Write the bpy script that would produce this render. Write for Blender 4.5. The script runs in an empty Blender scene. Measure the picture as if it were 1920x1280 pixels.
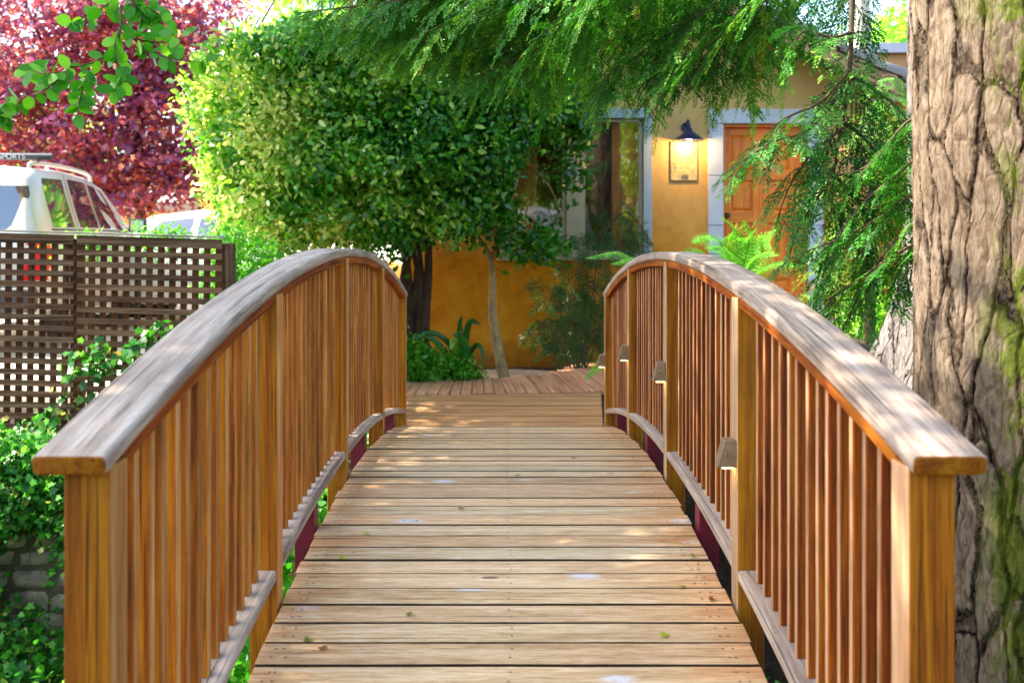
import bpy, math, random
import numpy as np
from mathutils import Vector, noise as mnoise
R = math.radians
random.seed(7); rng = np.random.default_rng(11)
sc = bpy.context.scene
C = sc.collection

# ------------------------------------------------------------------ camera
F = 1900.0                                  # focal length in photo pixels
cam = bpy.data.cameras.new('camera'); camo = bpy.data.objects.new('camera', cam); C.objects.link(camo)
camo.location = (0, 0, 1.45); camo.rotation_euler = (R(90), 0, 0)
cam.sensor_width = 36; cam.lens = 36*F/1920
cam.shift_x = 15/1920; cam.shift_y = -196/1920
cam.clip_start = .05; cam.clip_end = 1500
cam.dof.use_dof = True; cam.dof.focus_distance = 4.3; cam.dof.aperture_fstop = 3.6
sc.camera = camo
sc.render.resolution_x = 1024; sc.render.resolution_y = 682
# ------------------------------------------------------------------ light
SUN_EL = 50.0; SUN_AZ = -86.0               # sun stands to the left, a little behind the scene
w = bpy.data.worlds.new('World'); sc.world = w; w.use_nodes = True
nt = w.node_tree; bg = nt.nodes['Background']
sky = nt.nodes.new('ShaderNodeTexSky'); sky.sky_type = 'NISHITA'; sky.sun_disc = False
sky.sun_elevation = R(SUN_EL); sky.sun_rotation = R(SUN_AZ); sky.air_density = 1.0; sky.dust_density = 2.2
nt.links.new(sky.outputs[0], bg.inputs[0]); bg.inputs[1].default_value = .15
sl = bpy.data.lights.new('sun', 'SUN'); sl.energy = 4.2; sl.angle = R(.5); sl.color = (1, .93, .8)
so = bpy.data.objects.new('sun', sl); C.objects.link(so)
d = Vector((math.sin(R(SUN_AZ))*math.cos(R(SUN_EL)), math.cos(R(SUN_AZ))*math.cos(R(SUN_EL)), math.sin(R(SUN_EL))))
so.rotation_euler = d.to_track_quat('Z', 'Y').to_euler()
sc.view_settings.view_transform = 'Standard'; sc.view_settings.look = 'None'
sc.view_settings.exposure = 2.18; sc.view_settings.gamma = 1
try:
    sc.cycles.max_bounces = 7; sc.cycles.transparent_max_bounces = 12; sc.cycles.use_denoising = True
    sc.cycles.caustics_reflective = False; sc.cycles.caustics_refractive = False
    sc.cycles.sample_clamp_indirect = 6
except Exception: pass

def at(px, py, Y): return Vector(((px-945)*Y/F, Y, 1.45-(py-444)*Y/F))
def hexc(s):
    v = [int(s[i:i+2], 16)/255 for i in (0, 2, 4)]
    return tuple([(c/12.92 if c <= .04045 else ((c+.055)/1.055)**2.4) for c in v]+[1])

# ------------------------------------------------------------------ materials
def newmat(name):
    m = bpy.data.materials.new(name); m.use_nodes = True
    return m, m.node_tree, m.node_tree.nodes['Principled BSDF']
def N(nt, t, **kw):
    n = nt.nodes.new(t)
    for k, v in kw.items(): setattr(n, k, v)
    return n
def ramp(nt, fac, stops, interp='LINEAR'):
    r = N(nt, 'ShaderNodeValToRGB'); cr = r.color_ramp; cr.interpolation = interp
    while len(cr.elements) > 1: cr.elements.remove(cr.elements[-1])
    cr.elements[0].position = stops[0][0]; cr.elements[0].color = stops[0][1]
    for p, c in stops[1:]:
        e = cr.elements.new(p); e.color = c
    nt.links.new(fac, r.inputs[0]); return r.outputs[0]
def mixc(nt, fac, a, b, mode='MIX'):
    m = N(nt, 'ShaderNodeMix', data_type='RGBA', blend_type=mode)
    for s, v in ((m.inputs[0], fac), (m.inputs[6], a), (m.inputs[7], b)):
        if isinstance(v, (int, float)): s.default_value = v
        elif isinstance(v, tuple): s.default_value = v
        else: nt.links.new(v, s)
    return m.outputs[2]
def math_(nt, op, a, b=None, c=None):
    m = N(nt, 'ShaderNodeMath', operation=op)
    for i, v in enumerate((a, b, c)):
        if v is None: continue
        if isinstance(v, (int, float)): m.inputs[i].default_value = v
        else: nt.links.new(v, m.inputs[i])
    return m.outputs[0]
def mapping(nt, vec, scale):
    m = N(nt, 'ShaderNodeMapping'); m.inputs['Scale'].default_value = scale
    nt.links.new(vec, m.inputs['Vector']); return m.outputs[0]
def noise(nt, vec, scale, detail=4, rough=.55, dist=0, out=0):
    n = N(nt, 'ShaderNodeTexNoise'); n.inputs['Scale'].default_value = scale
    n.inputs['Detail'].default_value = detail; n.inputs['Roughness'].default_value = rough
    n.inputs['Distortion'].default_value = dist
    nt.links.new(vec, n.inputs['Vector']); return n.outputs[out]
def bump(nt, h, strength, dist, normal_in):
    b = N(nt, 'ShaderNodeBump'); b.inputs['Strength'].default_value = strength; b.inputs['Distance'].default_value = dist
    nt.links.new(h, b.inputs['Height']); nt.links.new(b.outputs[0], normal_in)

def wood(name, dark, mid, light, fs=(5, 170), bw=.5, tone_c=None, rough=.65, streak=1.0, knots=True, spots=None, wear=None, spec=.3, gloomy=None):
    """boards: grain runs along gv.x (metres); rnd tints each board"""
    m, nt, p = newmat(name)
    a = N(nt, 'ShaderNodeAttribute', attribute_name='gv'); r = N(nt, 'ShaderNodeAttribute', attribute_name='rnd')
    oi = N(nt, 'ShaderNodeObjectInfo')
    rr = math_(nt, 'FRACT', math_(nt, 'ADD', r.outputs['Fac'], oi.outputs['Random']))
    off = N(nt, 'ShaderNodeCombineXYZ')
    nt.links.new(math_(nt, 'MULTIPLY', rr, 61.3), off.inputs[0]); nt.links.new(math_(nt, 'MULTIPLY', rr, 23.7), off.inputs[1])
    nt.links.new(math_(nt, 'MULTIPLY', rr, 9.1), off.inputs[2])
    va = N(nt, 'ShaderNodeVectorMath', operation='ADD')
    nt.links.new(a.outputs['Vector'], va.inputs[0]); nt.links.new(off.outputs[0], va.inputs[1]); v = va.outputs[0]
    fine = noise(nt, mapping(nt, v, (fs[0], fs[1], fs[1])), 1, 7, .75, .6)
    band = noise(nt, mapping(nt, v, (.9, 26, 26)), 1, 3, .5, .8)
    blot = noise(nt, mapping(nt, v, (2.2, 7, 7)), 1, 3, .6)
    g = math_(nt, 'ADD', math_(nt, 'MULTIPLY', fine, 1-bw), math_(nt, 'MULTIPLY', band, bw))
    col = ramp(nt, g, [(.34, dark), (.47, mid), (.62, light)])
    # each board its own tone
    tone = ramp(nt, rr, [(0, (.52, .46, .42, 1)), (.25, (1.12, .94, .74, 1)), (.5, (.86, .88, .82, 1)), (.75, (1.2, 1.02, .86, 1)), (1, (.74, .60, .50, 1))])
    col = mixc(nt, .8*streak, col, tone, 'MULTIPLY')
    col = mixc(nt, math_(nt, 'MULTIPLY', ramp(nt, blot, [(.5, (0,0,0,1)), (.72, (1,1,1,1))]), .45), col, dark)
    h = fine
    if knots:
        vk = N(nt, 'ShaderNodeTexVoronoi'); vk.inputs['Scale'].default_value = 1
        nt.links.new(mapping(nt, v, (3.2, 9.5, 9.5)), vk.inputs['Vector'])
        sel = math_(nt, 'GREATER_THAN', N(nt, 'ShaderNodeSeparateColor').outputs[0], 2)
        sc_ = N(nt, 'ShaderNodeSeparateColor'); nt.links.new(vk.outputs['Color'], sc_.inputs[0])
        sel = math_(nt, 'GREATER_THAN', sc_.outputs[0], .86)
        k = math_(nt, 'MULTIPLY', math_(nt, 'LESS_THAN', vk.outputs['Distance'], .10), sel)
        col = mixc(nt, math_(nt, 'MULTIPLY', k, .75), col, (.05, .022, .01, 1))
    if spots:
        vk = N(nt, 'ShaderNodeTexVoronoi'); vk.inputs['Scale'].default_value = 1
        nt.links.new(mapping(nt, v, (3.6, 8.0, 8.0)), vk.inputs['Vector'])
        wob = noise(nt, mapping(nt, v, (25, 60, 60)), 1, 2)
        dd = math_(nt, 'ADD', vk.outputs['Distance'], math_(nt, 'MULTIPLY', math_(nt, 'SUBTRACT', wob, .5), .22))
        sc_ = N(nt, 'ShaderNodeSeparateColor'); nt.links.new(vk.outputs['Color'], sc_.inputs[0])
        sel = math_(nt, 'GREATER_THAN', sc_.outputs[1], .72)
        k = math_(nt, 'MULTIPLY', ramp(nt, dd, [(.13, (1,1,1,1)), (.26, (0,0,0,1))]), sel)
        col = mixc(nt, math_(nt, 'MULTIPLY', k, .8), col, spots)
        ring = math_(nt, 'MULTIPLY', math_(nt, 'MULTIPLY', ramp(nt, dd, [(.09, (0,0,0,1)), (.115, (1,1,1,1)), (.14, (0,0,0,1))]), math_(nt, 'GREATER_THAN', sc_.outputs[1], .90)), ramp(nt, wob, [(.45, (0,0,0,1)), (.55, (1,1,1,1))]))
        col = mixc(nt, ring, col, (.03, .025, .025, 1))
    # long dark checks
    ck = noise(nt, mapping(nt, v, (1.3, 75, 75)), 1, 2, .5, .15)
    ckf = ramp(nt, ck, [(.30, (1,1,1,1)), (.345, (0,0,0,1))])
    col = mixc(nt, math_(nt, 'MULTIPLY', ckf, .7), col, (dark[0]*.35, dark[1]*.35, dark[2]*.35, 1))
    if wear:
        geo = N(nt, 'ShaderNodeNewGeometry'); sx = N(nt, 'ShaderNodeSeparateXYZ'); nt.links.new(geo.outputs['Position'], sx.inputs[0])
        ax = math_(nt, 'ABSOLUTE', sx.outputs[0])
        ax = math_(nt, 'ADD', ax, math_(nt, 'MULTIPLY', math_(nt, 'SUBTRACT', noise(nt, mapping(nt, v, (4, 12, 12)), 1, 3), .5), .7))
        wf = ramp(nt, ax, [(.50, (0,0,0,1)), (.86, (1,1,1,1))])
        col = mixc(nt, math_(nt, 'MULTIPLY', wf, .72), col, mixc(nt, 1.0, col, wear, 'MULTIPLY'))
    nt.links.new(col, p.inputs['Base Color']); p.inputs['Roughness'].default_value = rough
    p.inputs['Specular IOR Level'].default_value = spec
    hh = math_(nt, 'SUBTRACT', math_(nt, 'ADD', math_(nt, 'MULTIPLY', fine, .6), math_(nt, 'MULTIPLY', band, .4)), math_(nt, 'MULTIPLY', ckf, .7))
    bump(nt, hh, .8, .005, p.inputs['Normal'])
    return m

def plain(name, col, rough=.6, metal=0, spec=.5, var=.15, scale=6, bmp=.1, bdist=.01, emit=None, es=0):
    m, nt, p = newmat(name)
    tc = N(nt, 'ShaderNodeTexCoord'); n = noise(nt, tc.outputs['Object'], scale, 5, .6)
    a = tuple(c*(1-var) for c in col[:3])+(1,); b = tuple(min(1, c*(1+var)) for c in col[:3])+(1,)
    nt.links.new(ramp(nt, n, [(.3, a), (.7, b)]), p.inputs['Base Color'])
    p.inputs['Roughness'].default_value = rough; p.inputs['Metallic'].default_value = metal
    p.inputs['Specular IOR Level'].default_value = spec
    if bmp: bump(nt, noise(nt, tc.outputs['Object'], scale*8, 4, .6), bmp, bdist, p.inputs['Normal'])
    if emit:
        p.inputs['Emission Color'].default_value = emit; p.inputs['Emission Strength'].default_value = es
    return m

def leafmat(name, stops, trans=.4, rough=.4, spec=.5, tboost=1.6):
    m, nt, p = newmat(name)
    a = N(nt, 'ShaderNodeAttribute', attribute_name='rnd')
    col = ramp(nt, a.outputs['Fac'], stops)
    nt.links.new(col, p.inputs['Base Color']); p.inputs['Roughness'].default_value = rough
    p.inputs['Specular IOR Level'].default_value = spec
    tr = N(nt, 'ShaderNodeBsdfTranslucent')
    tcol = mixc(nt, 1.0, col, (tboost, tboost*1.05, tboost*.6, 1), 'MULTIPLY')
    nt.links.new(tcol, tr.inputs[0])
    mx = N(nt, 'ShaderNodeMixShader'); mx.inputs[0].default_value = trans
    nt.links.new(p.outputs[0], mx.inputs[1]); nt.links.new(tr.outputs[0], mx.inputs[2])
    nt.links.new(mx.outputs[0], nt.nodes['Material Output'].inputs['Surface'])
    return m

def stucco():
    m, nt, p = newmat('stucco')
    tc = N(nt, 'ShaderNodeTexCoord'); v = tc.outputs['Object']
    a = noise(nt, v, 1.6, 5, .6, .6); b = noise(nt, v, 9, 4, .6)
    g = math_(nt, 'ADD', math_(nt, 'MULTIPLY', a, .7), math_(nt, 'MULTIPLY', b, .3))
    col = ramp(nt, g, [(.32, hexc('a85e08')), (.5, hexc('cc820e')), (.68, hexc('d89a34'))])
    sx = N(nt, 'ShaderNodeSeparateXYZ'); nt.links.new(v, sx.inputs[0])
    # browner at the foot, paler tan higher on the wall
    zz = math_(nt, 'ADD', sx.outputs[2], math_(nt, 'MULTIPLY', math_(nt, 'SUBTRACT', a, .5), .8))
    col = mixc(nt, ramp(nt, zz, [(.0, (.8,.8,.8,1)), (.35, (0,0,0,1))]), col, hexc('8a5a24'))
    col = mixc(nt, math_(nt, 'MULTIPLY', ramp(nt, math_(nt, 'MULTIPLY', zz, .25), [(.28, (0,0,0,1)), (.62, (1,1,1,1))]), .75), col, hexc('c4a878'))
    nt.links.new(col, p.inputs['Base Color']); p.inputs['Roughness'].default_value = .85; p.inputs['Specular IOR Level'].default_value = .2
    bump(nt, math_(nt, 'ADD', b, math_(nt, 'MULTIPLY', noise(nt, v, 60, 4, .6), .4)), .5, .012, p.inputs['Normal'])
    return m

def barkmat(name, pale, mid, dark, moss=True, sx=10.5, sz=1.5, depth=.028):
    m, nt, p = newmat(name)
    tc = N(nt, 'ShaderNodeTexCoord'); v = tc.outputs['Object']
    wn = noise(nt, v, 2.0, 3, .5, 0, 1)
    vm = N(nt, 'ShaderNodeVectorMath', operation='SCALE'); nt.links.new(wn, vm.inputs[0]); vm.inputs['Scale'].default_value = .17
    va = N(nt, 'ShaderNodeVectorMath', operation='ADD'); nt.links.new(v, va.inputs[0]); nt.links.new(vm.outputs[0], va.inputs[1])
    v2 = va.outputs[0]
    vo = N(nt, 'ShaderNodeTexVoronoi', feature='DISTANCE_TO_EDGE'); vo.inputs['Scale'].default_value = 1
    nt.links.new(mapping(nt, v2, (sx, sx, sz)), vo.inputs['Vector'])
    jit = noise(nt, mapping(nt, v, (22, 22, 13)), 1, 8, .8)
    e = math_(nt, 'ADD', vo.outputs['Distance'], math_(nt, 'MULTIPLY', math_(nt, 'SUBTRACT', jit, .5), .26))
    vo2 = N(nt, 'ShaderNodeTexVoronoi', feature='DISTANCE_TO_EDGE'); vo2.inputs['Scale'].default_value = 1
    nt.links.new(mapping(nt, v2, (sx*2.2, sx*2.2, sz*4.2)), vo2.inputs['Vector'])
    e2 = math_(nt, 'ADD', vo2.outputs['Distance'], math_(nt, 'MULTIPLY', math_(nt, 'SUBTRACT', jit, .5), .3))
    deep = ramp(nt, e, [(.0, (0,0,0,1)), (.055, (1,1,1,1))])
    small = ramp(nt, e2, [(.0, (0,0,0,1)), (.09, (1,1,1,1))])
    f = noise(nt, mapping(nt, v, (46, 46, 17)), 1, 8, .75, .4)
    col = ramp(nt, f, [(.36, tuple(c*.8 for c in mid[:3])+(1,)), (.5, pale), (.66, tuple(min(1, c*1.25) for c in pale[:3])+(1,))])
    big = noise(nt, v, 1.7, 3, .5)
    col = mixc(nt, ramp(nt, big, [(.45, (0,0,0,1)), (.65, (.8,.8,.8,1))]), col, mixc(nt, .5, col, mid))
    col = mixc(nt, math_(nt, 'MULTIPLY', math_(nt, 'SUBTRACT', 1, small), .55), col, mid)
    col = mixc(nt, math_(nt, 'SUBTRACT', 1, deep), col, dark)
    if moss:
        sp = N(nt, 'ShaderNodeSeparateXYZ'); nt.links.new(v, sp.inputs[0])
        mn = noise(nt, mapping(nt, v, (9, 9, 3.2)), 1, 7, .8, .4)
        mk = ramp(nt, mn, [(.47, (0,0,0,1)), (.53, (1,1,1,1))])
        # the moss keeps to one streak down the trunk
        dx = math_(nt, 'ABSOLUTE', math_(nt, 'SUBTRACT', sp.outputs[0], math_(nt, 'ADD', -.30, math_(nt, 'MULTIPLY', math_(nt, 'SUBTRACT', big, .5), .3))))
        mk = math_(nt, 'MULTIPLY', mk, ramp(nt, dx, [(.02, (1,1,1,1)), (.075, (0,0,0,1))]))
        mc = ramp(nt, f, [(.3, hexc('2c3804')), (.6, hexc('66721a'))])
        col = mixc(nt, math_(nt, 'MULTIPLY', mk, .9), col, mc)
        # browner and darker towards the foot
        low = ramp(nt, math_(nt, 'ADD', math_(nt, 'MULTIPLY', sp.outputs[2], .3), math_(nt, 'MULTIPLY', math_(nt, 'SUBTRACT', big, .5), .3)), [(.0, (1,1,1,1)), (.28, (0,0,0,1))])
        col = mixc(nt, math_(nt, 'MULTIPLY', low, .8), col, mixc(nt, 1.0, col, (.55, .40, .20, 1), 'MULTIPLY'))
    nt.links.new(col, p.inputs['Base Color']); p.inputs['Roughness'].default_value = .9; p.inputs['Specular IOR Level'].default_value = .15
    h = math_(nt, 'ADD', math_(nt, 'ADD', math_(nt, 'MULTIPLY', deep, .7), math_(nt, 'MULTIPLY', small, .16)), math_(nt, 'MULTIPLY', f, .6))
    bump(nt, f, .7, .008, p.inputs['Normal'])
    dn = N(nt, 'ShaderNodeDisplacement'); dn.inputs['Scale'].default_value = depth; dn.inputs['Midlevel'].default_value = .8
    nt.links.new(h, dn.inputs['Height']); nt.links.new(dn.outputs[0], nt.nodes['Material Output'].inputs['Displacement'])
    m.displacement_method = 'BOTH'
    return m

def glassmat(name, tint=(1, 1, 1, 1), refl=.28, dark=None):
    m, nt, p = newmat(name)
    t = N(nt, 'ShaderNodeBsdfTransparent'); t.inputs[0].default_value = tint
    g = N(nt, 'ShaderNodeBsdfGlossy'); g.inputs['Roughness'].default_value = .015
    tc = N(nt, 'ShaderNodeTexCoord'); bump(nt, noise(nt, tc.outputs['Object'], 3, 2), .12, .01, g.inputs['Normal'])
    lw = N(nt, 'ShaderNodeLayerWeight'); lw.inputs[0].default_value = .25
    f = math_(nt, 'ADD', math_(nt, 'MULTIPLY', lw.outputs['Fresnel'], .6), refl)
    mx = N(nt, 'ShaderNodeMixShader'); nt.links.new(f, mx.inputs[0]); nt.links.new(t.outputs[0], mx.inputs[1]); nt.links.new(g.outputs[0], mx.inputs[2])
    nt.links.new(mx.outputs[0], nt.nodes['Material Output'].inputs['Surface'])
    return m

M = {}
M['deck'] = wood('deck_boards', hexc('94724a'), hexc('ccae86'), hexc('e8d8bc'), fs=(9, 120), bw=.3, rough=.6, streak=.95, spots=hexc('d8d6d8'), wear=(.95, .55, .26, 1), spec=.35)
M['deckedge'] = plain('dirty_board_edge', hexc('3a2614'), .9, var=.4, scale=30)
M['land'] = wood('landing_boards', hexc('7a4c2c'), hexc('b88658'), hexc('d2a87c'), rough=.6, streak=.4, spec=.3)
M['walk'] = wood('walkway_boards', hexc('9a6040'), hexc('cc906a'), hexc('e2b490'), rough=.7, streak=.5, knots=False)
M['cap'] = wood('weathered_handrail', hexc('5e4c3e'), hexc('a08c7c'), hexc('c8b8aa'), fs=(6, 110), rough=.6, streak=.1, spec=.35)
M['cedar'] = wood('cedar', hexc('341202'), hexc('823c05'), hexc('b46812'), rough=.7, streak=1.0, spec=.18)
M['gold'] = wood('lit_cedar', hexc('4c2004'), hexc('9c560a'), hexc('c67f1a'), rough=.7, streak=.9, spec=.18)  # lighter copy of cedar: stronger light on the left rail painted in
M['gold2'] = wood('lit_cedar_sheen', hexc('7a4418'), hexc('b87e44'), hexc('d8ac74'), rough=.7, streak=.9, spec=.2)  # left inner faces, grazing sheen put into the colour
M['pale'] = wood('sheen_pale_wood', hexc('6e4426'), hexc('b08a68'), hexc('d0b496'), rough=.7, streak=.8, spec=.25, knots=False)  # right inner faces, painted pale for the sky's reflection at grazing angles
M['post'] = wood('post_wood', hexc('5a2a04'), hexc('9a5808'), hexc('bc8016'), rough=.65, streak=.4, spec=.2)
M['lattice'] = wood('lattice_wood', hexc('33201a'), hexc('6c4c3a'), hexc('94745e'), rough=.8, streak=.7, knots=False, spec=.2)
M['lattice2'] = wood('lattice_wood_brown', hexc('2c1608'), hexc('553018'), hexc('744a2c'), rough=.8, streak=.7, knots=False, spec=.2)
M['gate'] = wood('gate_wood', hexc('8a4a10'), hexc('c47420'), hexc('dd9038'), rough=.6, streak=.5)
M['doorw'] = wood('door_wood', hexc('c05a0a'), hexc('e67812'), hexc('f09424'), rough=.38, streak=.05, knots=False, spec=.5)
M['maroon'] = plain('maroon_steel', hexc('6a1226'), .5, .0, .4)
M['stucco'] = stucco()
M['stone'] = plain('cut_stone', hexc('b9bccb'), .7, var=.07, bmp=.25, scale=8)
M['wframe'] = plain('window_paint', hexc('a89c88'), .5, var=.06)
M['wframe2'] = plain('window_casing', hexc('97a0ad'), .5, var=.05)
M['dark'] = plain('dark_interior', hexc('2a2018'), .9)
M['curtain'] = plain('amber_blind', hexc('dd8a34'), .8, var=.25, scale=3)
M['tile'] = plain('roof_tile', hexc('9c8e88'), .8, var=.25, scale=5, bmp=.4)
M['fascia'] = plain('fascia_board', hexc('b98472'), .7, var=.1)
M['navy'] = plain('navy_enamel', hexc('1c2a4e'), .3, .3, .6)
M['bulb'] = plain('lamp_bulb', (1, .8, .5, 1), emit=(1, .72, .35, 1), es=14)
M['led'] = plain('light_lens', (1, .8, .5, 1), emit=(1, .6, .2, 1), es=5)
M['bronze'] = plain('bronze_housing', hexc('8a7258'), .5, .35, .5, var=.3, scale=20)
M['brass'] = plain('aged_metal', hexc('4a4234'), .4, .8)
M['plaque'] = plain('plaque_face', hexc('b8a070'), .45, .2, .5, var=.35, scale=22)
M['plqframe'] = plain('plaque_frame', hexc('6a6458'), .5, .5)
M['glass'] = glassmat('window_glass', (.95, .95, .93, 1), .10)
M['carglass'] = glassmat('car_glass', (.35, .4, .45, 1), .35)
M['carwhite'] = plain('silver_paint', hexc('cfc8c0'), .3, .2, .6, var=.02, bmp=0)
M['carwhite2'] = plain('white_paint', hexc('e6e6e6'), .25, .0, .6, var=.02, bmp=0)
M['rubber'] = plain('black_rubber', (.02, .02, .022, 1), .8)
M['tail'] = plain('tail_lens', hexc('c4121a'), .2, 0, .6, var=.05, bmp=0)
M['chrome'] = plain('wheel_metal', (.6, .6, .6, 1), .3, .9)
M['blackpl'] = plain('black_plastic', (.03, .032, .04, 1), .45)
M['letter'] = plain('pale_lettering', (.6, .6, .6, 1), .6, bmp=0)
M['soil'] = plain('soil', hexc('2a1c12'), .95, var=.5, scale=9, bmp=.8, bdist=.03)
M['rock'] = plain('stone_masonry', hexc('a08878'), .9, var=.6, scale=9, bmp=.7, bdist=.03)
M['mortar'] = plain('earthy_mortar', hexc('5c4a3a'), .95, var=.4, scale=14, bmp=.7)
M['shed'] = plain('tan_render', hexc('c0935f'), .8, var=.12, scale=2)
M['pole'] = plain('cream_metal', hexc('cfc6ae'), .6, var=.05)
M['vase'] = plain('grey_glaze', hexc('7c7480'), .3, var=.1)
M['sign'] = plain('sign_face', (.75, .76, .8, 1), .5, var=.03, bmp=0)
M['ink'] = plain('sign_ink', (.03, .03, .03, 1), .6, bmp=0)
M['twig'] = plain('twig_bark', hexc('5a4532'), .85, var=.3, scale=20)
M['smooth_bark'] = plain('smooth_bark', hexc('9a8058'), .8, var=.4, scale=12, bmp=.6)
M['dark_bark'] = plain('dark_bark', hexc('4a3426'), .9, var=.4, scale=10, bmp=.8, bdist=.03)
M['bark'] = barkmat('furrowed_bark', hexc('8c7a66'), hexc('584434'), hexc('200f08'), depth=.022)
M['bark2'] = barkmat('grey_bark', hexc('8c8480'), hexc('5f5450'), hexc('251a18'), moss=False, sx=11, sz=2.0, depth=.02)
M['hedge'] = leafmat('glossy_leaves', [(0, hexc('0e3a0c')), (.3, hexc('206414')), (.55, hexc('468c20')), (.78, hexc('8cb43c')), (1, hexc('dcd48c'))], .38, .3, .6, 1.8)
M['bush'] = leafmat('bush_leaves', [(0, hexc('2a6a18')), (.5, hexc('4d9a26')), (1, hexc('9cc83c'))], .42, .4)
M['far'] = leafmat('far_leaves', [(0, hexc('4a8a22')), (.5, hexc('84b838')), (1, hexc('c8dc68'))], .5, .5)
M['maple'] = leafmat('purple_leaves', [(0, hexc('523070')), (.35, hexc('78386c')), (.6, hexc('984050')), (.78, hexc('a84438')), (.88, hexc('e49880')), (1, hexc('f2d4c8'))], .45, .34, .9, 2.0)  # palest stops paint sunlit glints into the leaf colour
M['beech'] = leafmat('fresh_leaves', [(0, hexc('2f7a10')), (.5, hexc('4d9c18')), (1, hexc('86c82c'))], .5, .4, .4, 1.5)
M['needle'] = leafmat('needles', [(0, hexc('163a18')), (.35, hexc('25601e')), (.65, hexc('448a24')), (.93, hexc('94c03c')), (1, hexc('a86a34'))], .28, .5, .3, 1.5)
M['fern'] = leafmat('fern_green', [(0, hexc('3e8a18')), (.5, hexc('62ac2a')), (1, hexc('94cc58'))], .42, .5, .3, 1.5)
M['feather'] = leafmat('dark_feather', [(0, hexc('1c3812')), (.6, hexc('35601c')), (1, hexc('5e8a28'))], .3, .5)
M['strap'] = leafmat('strap_green', [(0, hexc('1e5a1c')), (.6, hexc('3c842a')), (1, hexc('a2c840'))], .35, .3, .6)
M['ivy'] = leafmat('ivy_green', [(0, hexc('1f5518')), (.5, hexc('3a8a28')), (.85, hexc('6cb43c')), (1, hexc('a8905a'))], .35, .35)
M['litter'] = leafmat('fallen_leaf', [(0, hexc('b8c820')), (.5, hexc('7a8a1c')), (1, hexc('8a5a20'))], .3, .5)

# ------------------------------------------------------------------ builders
def link(o, parent=None):
    C.objects.link(o)
    if parent is not None: o.parent = parent
    return o
def tag(o, label=None, cat=None, group=None, kind=None):
    for k, v in (('label', label), ('category', cat), ('group', group), ('kind', kind)):
        if v: o[k] = v
    return o
def empty(name, loc=(0, 0, 0), rz=0):
    o = bpy.data.objects.new(name, None); o.location = loc; o.rotation_euler = (0, 0, rz); o.empty_display_size = .2
    return link(o)
def npmesh(name, V, counts, idx, mats, rnd=None, gv=None, mi=None, smooth=False):
    V = np.asarray(V, dtype=np.float32); counts = np.asarray(counts, dtype=np.int32); idx = np.asarray(idx, dtype=np.int32)
    me = bpy.data.meshes.new(name)
    me.vertices.add(len(V)); me.vertices.foreach_set('co', V.ravel())
    me.loops.add(len(idx)); me.loops.foreach_set('vertex_index', idx)
    me.polygons.add(len(counts)); st = np.zeros(len(counts), np.int32); st[1:] = np.cumsum(counts)[:-1]
    me.polygons.foreach_set('loop_start', st); me.polygons.foreach_set('loop_total', counts)
    if mi is not None: me.polygons.foreach_set('material_index', np.asarray(mi, dtype=np.int32))
    if smooth is True: me.polygons.foreach_set('use_smooth', np.ones(len(counts), bool))
    elif smooth is not False: me.polygons.foreach_set('use_smooth', np.asarray(smooth, dtype=bool))
    for m in (mats if isinstance(mats, (list, tuple)) else [mats]): me.materials.append(m)
    if rnd is not None:
        a = me.attributes.new('rnd', 'FLOAT', 'FACE'); a.data.foreach_set('value', np.asarray(rnd, dtype=np.float32))
    if gv is not None:
        a = me.attributes.new('gv', 'FLOAT_VECTOR', 'POINT'); a.data.foreach_set('vector', np.asarray(gv, dtype=np.float32).ravel())
    me.update(calc_edges=True); me.validate()
    return me
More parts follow.
